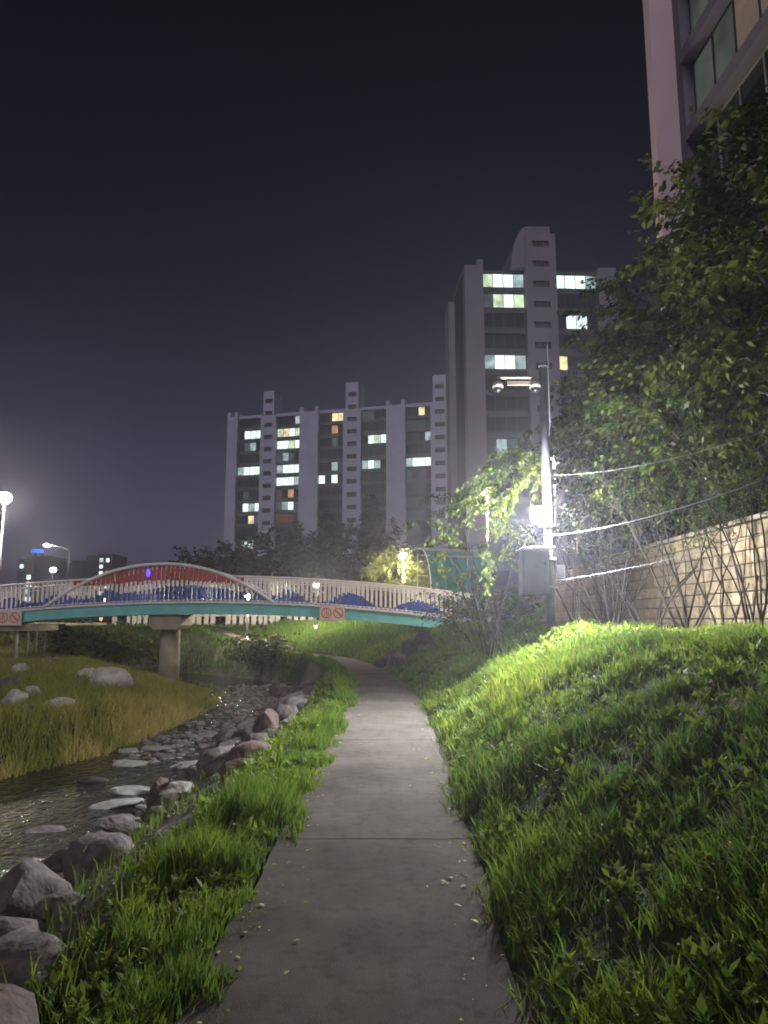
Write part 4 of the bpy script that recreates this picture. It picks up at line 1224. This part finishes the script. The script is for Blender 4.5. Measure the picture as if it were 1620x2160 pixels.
rock('large rounded grey boulder at the water edge, biggest of the near heap', -2.42, 5.15, 0.37, .36, .40, 'soil_rock', .25, group=G1, seed=0)
rock('pale domed boulder behind the biggest near boulder', -2.42, 6.35, .32, .32, .28, 'soil_rock', .2, group=G1, seed=1)
rock('long flat grey slab boulder below the biggest near boulder', -1.92, 3.95, .40, .28, .17, 'soil_rock', .2, group=G1, seed=2)
rock('reddish boulder in the bottom corner of the picture', -1.52, 3.0, .30, .30, .24, 'rock_red', .3, group=G1, seed=3)
rock('dark boulder wedged under the flat grey slab', -2.15, 3.8, .34, .3, .22, 'rock_dark', .2, group=G1, seed=4)
rock('flat pale rock just above the domed boulder', -2.75, 8.3, .40, .30, .15, 'soil_rock', .2, group=G1, seed=5)
rock('dark upright wedge rock beside the flat stepping stones', -2.95, 9.9, .20, .20, .34, 'rock_red', .2, group=G1, seed=6)
rock('tilted grey slab leaning on the verge grass', -2.15, 10.0, .52, .26, .16, 'soil_rock', .15, group=G1, tilt=.5, seed=2)
rock('dark block among the verge rocks halfway to the bridge', -2.45, 12.3, .36, .32, .36, 'rock_dark', .2, group=G1, seed=4)
rock('rusty brown block next to the dark block by the verge', -1.92, 12.2, .28, .26, .36, 'rock_red', .2, group=G1, seed=3)
rock('bluish grey block beside the verge where the grass narrows', -1.85, 13.8, .40, .34, .28, 'soil_rock', .2, group=G1, seed=0)
rock('pale grey block on the verge side beyond the bluish one', -1.98, 16.4, .38, .36, .26, 'rock_pale', .2, group=G1, seed=1)
rock('pale flat rock by the path edge short of the bridge', -2.2, 20.5, .55, .5, .18, 'rock_pale', .2, group=G1, seed=5)
rock('rounded brown boulder standing in the stream before the bridge', *[(-4.0, 27.5)][0], .34, .32, .42, 'pier' if False else 'rock_red', .2, z=-1.3, group=G1, seed=6)
rock('slim pale upright stone standing in the stream near the pier', -5.35, 28.0, .10, .09, .38, 'rock_pale', .1, z=-1.3, group=G1, tilt=.1, seed=1)
G2 = 'pale rocks on the far bank'
def fb(px, py, z): 
    dx = (px - 810) / FPX; dy = (1080 - py) / FPX
    t = (z - EYE) / (math.sin(PITCH) + dy * math.cos(PITCH)); return dx * t, t * (math.cos(PITCH) - dy * math.sin(PITCH))
for px, py, w_, h_, mt, lb in ((120, 1512, .42, .22, 'far_rock', 'broad flat white rock on the far bank'), (30, 1508, .40, .36, 'far_rock', 'white rock heap end at the frame edge on the far bank'), (66, 1488, .26, .22, 'far_rock', 'small tan rock behind the broad white rock'),
                               (12, 1478, .34, .30, 'soil_rock', 'grey rock at the frame edge above the white rocks'), (36, 1450, .32, .28, 'far_rock', 'lone pale rock in the grass toward the bridge posts'), (225, 1464, .72, .48, 'far_rock', 'largest pale rock overgrown by dry grass before the pier'),
                               (185, 1452, .44, .34, 'far_rock', 'pale rock leaning on the largest overgrown rock'), (55, 1528, .3, .24, 'soil_rock', 'grey rock at the lower edge of the far bank heap'), (268, 1450, .3, .3, 'soil_rock', 'grey rock right of the largest overgrown rock'), (300, 1545, .3, .2, 'soil_rock', 'low rock at the water edge below the dry grass'), (70, 1403, .25, .16, 'far_rock', 'tiny pale rock near the feet of the bridge posts')):
    x, y = fb(px, py, -.62)
    rock(lb, x, y, w_, w_ * .85, h_, mt, .25, group=G2)
G3 = 'flat stones in the shallow stream'
for px, py, w_, mt, lb in ((275, 1607, .42, 'rock_wet', 'flat stone slab in the stream, second row of stepping stones'), (278, 1662, .50, 'rock_wet', 'long flat pale slab in the stream, front stepping stone'), (195, 1640, .3, 'rock_dark', 'small dark flat stone at the edge of the bright ripples'),
                           (330, 1575, .42, 'rock_pale', 'pale flat slab where the stream narrows'), (345, 1590, .34, 'soil_rock', 'grey flat slab touching the pale one in the stream'), (240, 1690, .45, 'rock_wet', 'low wet slab nearest the domed boulder'), (330, 1692, .38, 'rock_wet', 'low wet slab beside the dark upright wedge'),
                           (400, 1610, .4, 'rock_wet', 'wet slab in the middle of the stream pool'), (470, 1580, .4, 'soil_rock', 'grey slab below the cobble riffle'), (270, 1580, .34, 'rock_wet', 'small flat slab at the far edge of the stream'), (440, 1548, .4, 'rock_pale', 'pale slab at the foot of the cobble riffle')):
    x, y = fb(px, py, -1.2)
    rock(lb, x, y, w_, w_ * .7, .09, mt, .3, z=WATER - .02, group=G3, name='flat_stone', tilt=.08)
G4 = 'dark rocks at the foot of the bank before the bridge'
for x, y, w_, h_, lb in ((.42, 22.9, .34, .38, 'dark rock at the path bend before the bridge'), (.85, 23.5, .42, .52, 'tallest dark brown rock of the heap at the path bend'), (.0, 24.3, .36, .30, 'low dark rock behind the heap at the path bend'), (1.35, 24.4, .44, .45, 'rear dark rock of the heap under the bridge end'), (.62, 22.2, .24, .24, 'small grey rock in front of the heap at the path bend')):
    rock(lb, x, y, w_, w_ * .9, h_, 'rock_dark' if w_ > .35 else 'soil_rock', .25, group=G4)
# smaller rocks filling the near slope
G5 = 'smaller rocks scattered down the near bank'
placed = 0
while placed < 150:
    y = 2.6 + 30 * rng.random() ** 1.4
    e_ = float(pc(y)) - 1.55; r_ = float(xr(y))
    x = e_ + (r_ - .5 - e_) * rng.random() ** .9
    if abs(x) > y * .56 + .4: continue
    sz = rng.uniform(.10, .26) * (1.3 if y > 9 else 1)
    mt_ = ['soil_rock', 'soil_rock', 'rock_dark', 'rock_red', 'rock_pale', 'rock_pale'][rng.integers(0, 6)]
    where = 'between the nearest boulders' if y < 6 else 'near the stepping stones' if y < 11 else 'below the verge midway to the bridge' if y < 18 else 'where the stream narrows before the bridge'
    fl_w = 'at the water edge' if (e_ - x) / (e_ - r_) > .55 else 'high on the slope'
    rock('small %s rock %s, %s' % ({'soil_rock': 'grey', 'rock_dark': 'dark', 'rock_red': 'reddish', 'rock_pale': 'pale'}[mt_], fl_w, where), x, y, sz * rng.uniform(.8, 1.4), sz * rng.uniform(.8, 1.2), sz * rng.uniform(.5, .9), mt_, .25, group=G5)
    placed += 1
# cobbles: uncountable, one object
def cobbles(name, n, region, label):
    me = rock_mesh(205, 1)
    base = np.array([v.co[:] for v in me.vertices]); fac = np.array([p.vertices[:] for p in me.polygons])
    V, F, T = [], [], []; cnt = 0; off = 0
    while cnt < n:
        x, y, z, s = region()
        if x is None: continue
        a0 = rng.uniform(0, 6.28); ca, sa = math.cos(a0), math.sin(a0)
        b2 = base * s * np.array([rng.uniform(.7, 1.3), rng.uniform(.7, 1.3), rng.uniform(.4, .8)])
        b2 = np.stack([b2[:, 0] * ca - b2[:, 1] * sa, b2[:, 0] * sa + b2[:, 1] * ca, b2[:, 2]], 1) + np.array([x, y, z + s * .15])
        g = rng.uniform(.05, .20) * (.7 if y < 9 else 1.1); tn = rng.uniform(.0, .03)
        V.append(b2); F.append(fac + off); T.append(np.tile([g + tn, g, g - tn * .8], (len(base), 1))); off += len(base); cnt += 1
    cm, nt_, b0 = new_mat('cobble_stone'); at_ = nt_.nodes.new('ShaderNodeAttribute'); at_.attribute_name = 'tint'
    nt_.links.new(at_.outputs['Color'], b0.inputs['Base Color']); b0.inputs['Roughness'].default_value = .8
    o = np_mesh(name, np.concatenate(V), [np.concatenate(F)], cm, tint=np.clip(np.concatenate(T), 0, 1), smooth=False)
    tag(o, label, 'cobbles', kind='stuff')
def reg():
    y = 2.6 + 29 * rng.random() ** 1.25
    r_, l_ = float(xr(y)), float(xl(y))
    if rng.random() < .45:
        if y < 15: return None, 0, 0, 0
        x = l_ + (r_ - l_) * rng.beta(2.2, 1.4); s = rng.uniform(.05, .15); z = max(float(H(x, y)), WATER - .05)
    else:
        e_ = float(pc(y)) - 1.5; x = r_ + (e_ - r_) * rng.random(); s = rng.uniform(.02, .05) if y < 9 else rng.uniform(.03, .10); z = float(H(x, y))
    return x, y, z, s
cobbles('cobbles', 3400, reg, 'grey and tan cobbles in the shallow riffle and between the boulders')

# ------------------------------------------------------------------ grass
def blades(name, X, Yv, hgt, wid, mat_, label, tint, bend=.45, lean=None, cat='grass'):
    n = len(X); Z_ = H(X, Yv) - .02
    a0 = rng.uniform(0, 2 * math.pi, n)
    bd = np.stack([np.cos(a0), np.sin(a0)], 1) * (hgt * bend * rng.uniform(.2, 1.2, n))[:, None]
    if lean is not None: bd = bd + lean * hgt[:, None]
    fa = rng.uniform(0, 2 * math.pi, n); sx_, sy_ = np.cos(fa) * wid / 2, np.sin(fa) * wid / 2
    z = np.stack
    base = np.stack([X, Yv, Z_], 1)
    mid = base + np.stack([bd[:, 0] * .35, bd[:, 1] * .35, hgt * .58], 1)
    tip = base + np.stack([bd[:, 0], bd[:, 1], hgt], 1)
    sd = np.stack([sx_, sy_, np.zeros(n)], 1)
    v = np.stack([base - sd, base + sd, mid + sd * .75, mid - sd * .75, tip], 1).reshape(-1, 3)
    k = np.arange(n) * 5
    q = np.stack([k, k + 1, k + 2, k + 3], 1); t = np.stack([k + 3, k + 2, k + 4], 1)
    o = np_mesh(name, v, [q, t], mat_, tint=np.repeat(tint, 5))
    tag(o, label, cat, kind='stuff')
    return o
# right bank
def sample(n, ymin, ymax, sfun, power=1.6):
    y = ymin + (ymax - ymin) * rng.random(n) ** power
    return sfun(y, n), y
n = 290000
y = 1.3 + 31 * rng.random(n) ** 1.9
s = .57 + rng.random(n) ** .85 * np.minimum(6.2, y * .62 + 1.6)
X = pc(y) + s
keep = (X < WALL_X - .1) | (y > 26)
clump = fbm(X * 1.6 + 3, y * 1.6 + 8); clump2 = fbm(X * 4.5, y * 4.5 + 90, 2)
dens = sm(.36, .56, clump * .6 + clump2 * .4) * (.25 + .75 * sm(.34, .46, fbm(X * .7 + 60, y * .7 + 33)))
keep &= rng.random(n) < .14 + .86 * dens
edge = sm(.62, .80, s + .10 * (clump2 - .5))
keep &= rng.random(n) < .35 + .65 * edge
X, y, s, clump, clump2 = X[keep], y[keep], s[keep], clump[keep], clump2[keep]
hg = (.05 + .12 * clump2 + .13 * sm(.45, .7, clump)) * rng.uniform(.55, 1.35, len(X)) * np.interp(s, [.6, .9, 3, 6], [.55, .9, .9, .7])
wd = np.interp(y, [1, 5, 12, 30], [.008, .010, .016, .030]) * rng.uniform(.7, 1.4, len(X))
big = fbm(X * .55 + 40, y * .55 + 11)
tn = np.clip(.50 + 1.1 * (big - .5) + .5 * (clump2 - .5) + rng.normal(0, .15, len(X)), 0, 1)
tn = np.where(rng.random(len(X)) < .12, .02, tn)
blades('bank_grass', X, y, hg, wd, M['grass'], 'lush green grass covering the bank right of the path', tn, .75, np.array([-.06, 0]))
# left verge
n = 85000
y = 1.3 + 30 * rng.random(n) ** 1.9
s = -.55 - rng.random(n) ** .9 * np.interp(y, [1, 3.4, 4.6, 6, 12, 30], [.35, .5, .90, .7, .45, .42])
X = pc(y) + s
clump = fbm(X * 1.8 + 23, y * 1.8 + 8); clump2 = fbm(X * 5, y * 5 + 60, 2)
keep = rng.random(n) < .18 + .82 * sm(.42, .60, clump * .3 + clump2 * .7 + .05 * sm(6, 9, y))
X, y, s, clump, clump2 = X[keep], y[keep], s[keep], clump[keep], clump2[keep]
hg = np.interp(y, [2, 5, 8], [.75, .85, 1.0]) * (.05 + .11 * clump2 + .15 * sm(.4, .7, clump)) * rng.uniform(.55, 1.4, len(X)) * np.interp(-s, [.6, .75, 1.2], [.55, .95, 1.1])
wd = np.interp(y, [1, 5, 12, 30], [.008, .010, .016, .030]) * rng.uniform(.7, 1.5, len(X))
blades('verge_grass', X, y, hg, wd, M['grass'], 'tall green verge grass between the path and the boulders', np.where(rng.random(len(X)) < .06, .03, np.clip(.55 + .8 * (fbm(X * .7 + 4, y * .7) - .5) + .4 * (clump2 - .5) + rng.normal(0, .16, len(X)), 0, 1)), .45)
# loose tall blades between the near boulders
n = 2400
y = 2.6 + 9 * rng.random(n) ** 1.2
s = -1.25 - rng.random(n) ** 1.4 * 1.3
X = pc(y) + s
keep = (X > xr(y) + .4) & (fbm(X * 2.2 + 5, y * 2.2) > .50)
X, y = X[keep], y[keep]
blades('bank_tufts', X, y, rng.uniform(.08, .26, len(X)), rng.uniform(.007, .012, len(X)), M['grass'], 'loose tall grass tufts growing between the near boulders', np.clip(rng.normal(.6, .2, len(X)), 0, 1), .5)
# far bank, drier
n = 75000
y = 8.5 + 38 * rng.random(n) ** 1.2
X = xl(y) + .15 - rng.random(n) ** 1.3 * np.interp(y, [8, 15, 30, 46], [2, 6.5, 13, 18])
keep = (np.abs(X) < y * .6 + 1)
trk_ = np.interp(y, [20, 27, 30, 38, 46], [-22, -16.2, -14.6, -14.9, -17])
keep &= ~((np.abs(X - trk_) < 1.1) & (y > 27) & (y < 41) & (rng.random(n) < .93))
X, y = X[keep], y[keep]
clump = fbm(X * .9 + 3, y * .9 + 70); edge = sm(2.2, .2, xl(y) - X) * sm(30, 20, y)
hg = (.10 + .22 * fbm(X * 3, y * 3, 2) + .20 * edge) * rng.uniform(.6, 1.4, len(X))
wd = np.interp(y, [8, 15, 30, 46], [.014, .02, .034, .05]) * rng.uniform(.7, 1.4, len(X))
blades('far_bank_grass', X, y, hg, wd, M['grass_dry'], 'dry and green grass on the far bank of the stream', np.clip(.02 + .8 * edge * sm(.35, .6, clump) + .22 * clump + rng.normal(0, .12, len(X)), 0, 1), .6)
# slope beyond the bridge
n = 42000
y = 31 + 16 * rng.random(n); X = pc(y) + rng.uniform(-9, 12, n)
keep = (np.abs(X - pc(y)) > .75) & ((X > xr(y) + .2) | (y > 38))
X, y = X[keep], y[keep]
blades('slope_grass', X, y, (.12 + .16 * fbm(X * 2, y * 2, 2)) * rng.uniform(.6, 1.4, len(X)), .045 * rng.uniform(.7, 1.4, len(X)), M['grass'], 'green grass on the slope behind the bridge', np.clip(.45 + rng.normal(0, .15, len(X)), 0, 1), .5)

# broad-leaved weeds on both sides of the path
Pn, Dn, Nn, Ln, Wn, Tn = [], [], [], [], [], []
def weed(x, y, r, n):
    z = float(H(x, y))
    a0 = rng.uniform(0, 6.28, n); ti = rng.uniform(.25, 1.1, n)
    D = np.stack([np.cos(a0) * np.cos(ti), np.sin(a0) * np.cos(ti), np.sin(ti)], 1)
    Pn.append(np.array([x, y, z + .02]) + rng.normal(0, r * .18, (n, 3)) * np.array([1, 1, .3]) + np.array([0, 0, 1]) * rng.uniform(0, r * .6, (n, 1))); Dn.append(D)
    Nn.append(np.array([0, 0, 1.0]) + rng.normal(0, .3, (n, 3))); L = r * rng.uniform(.5, 1.1, n); Ln.append(L); Wn.append(L * rng.uniform(.28, .5, n)); Tn.append(np.clip(rng.normal(.55, .22, n), 0, 1))
for k in range(3600):
    y = 2.2 + 20 * rng.random() ** 1.7
    if rng.random() < .72: s = .75 + rng.random() * min(4.6, y * .55 + .9)
    else: s = -.75 - rng.random() * .8
    x = float(pc(y)) + s
    if x > WALL_X - .3: continue
    weed(x, y, rng.uniform(.05, .11) * (1 if y > 5 else .75), int(rng.integers(8, 18)))
for k in range(150):      # leafy patch in the floodlight at the crest
    y = rng.uniform(9.5, 12.8); x = float(pc(y)) + rng.uniform(1.6, 3.8); weed(x, y, rng.uniform(.08, .17), 12)
q = [np.concatenate(k) for k in (Pn, Dn, Nn, Ln, Wn, Tn)]
o = leaves_mesh('weeds', *q[:5], M['weed'], None, q[5]); tag(o, 'broad-leaved weeds scattered through the grass on both sides of the path', 'weeds', kind='stuff')
# fallen leaves and grass bits lying on the path
n = 260
y = 2.2 + 16 * rng.random(n) ** 1.5
sd_ = rng.choice([-1, 1], n) * (.69 - np.abs(rng.normal(0, .16, n)))
Pq = np.stack([pc(y) + sd_, y, np.full(n, .018)], 1)
a0 = rng.uniform(0, 6.28, n)
L = rng.uniform(.015, .05, n)
o = leaves_mesh('fallen_leaves', Pq, np.stack([np.cos(a0), np.sin(a0), rng.uniform(-.05, .2, n)], 1), np.array([0, 0, 1.0]) + rng.normal(0, .15, (n, 3)), L, L * rng.uniform(.3, .6, n), M['grass_dry'], None, rng.random(n))
tag(o, 'small fallen leaves and bits of grass along the path edges', 'leaves', kind='stuff')
# small white blossoms
m = MB()
for k in range(110):
    y = 2.5 + 11 * rng.random() ** 1.3
    s = (.85 + rng.random() * min(3.2, y * .5)) if rng.random() < .65 else -.8 - rng.random() * .7
    x = float(pc(y)) + s; z = float(H(x, y)) + rng.uniform(.14, .28)
    r_ = rng.uniform(.003, .008)
    m.ball((x, y, z), r_, 6, 3, .7)
o = m.build('blossoms', M['petal'], None); tag(o, 'tiny white blossoms dotted through the grass', 'blossoms', kind='stuff')

# ------------------------------------------------------------------ haze added to spread a glow round the lamps
HAZE = 0.0016
hm = bpy.data.materials.new('glow_haze'); hm.use_nodes = True
nt = hm.node_tree; nt.nodes.clear()
ho = nt.nodes.new('ShaderNodeOutputMaterial'); pv = nt.nodes.new('ShaderNodeVolumePrincipled')
pv.inputs['Color'].default_value = (.84, .84, 1.0, 1); pv.inputs['Density'].default_value = HAZE; pv.inputs['Anisotropy'].default_value = .7
nt.links.new(pv.outputs[0], ho.inputs['Volume'])
hz = MB().box((-1650, -200, -2.8), (1650, 1850, 75)).build('haze', hm, None)
tag(hz, 'thin haze added over the stream and town for lamp glow', 'haze', kind='stuff')
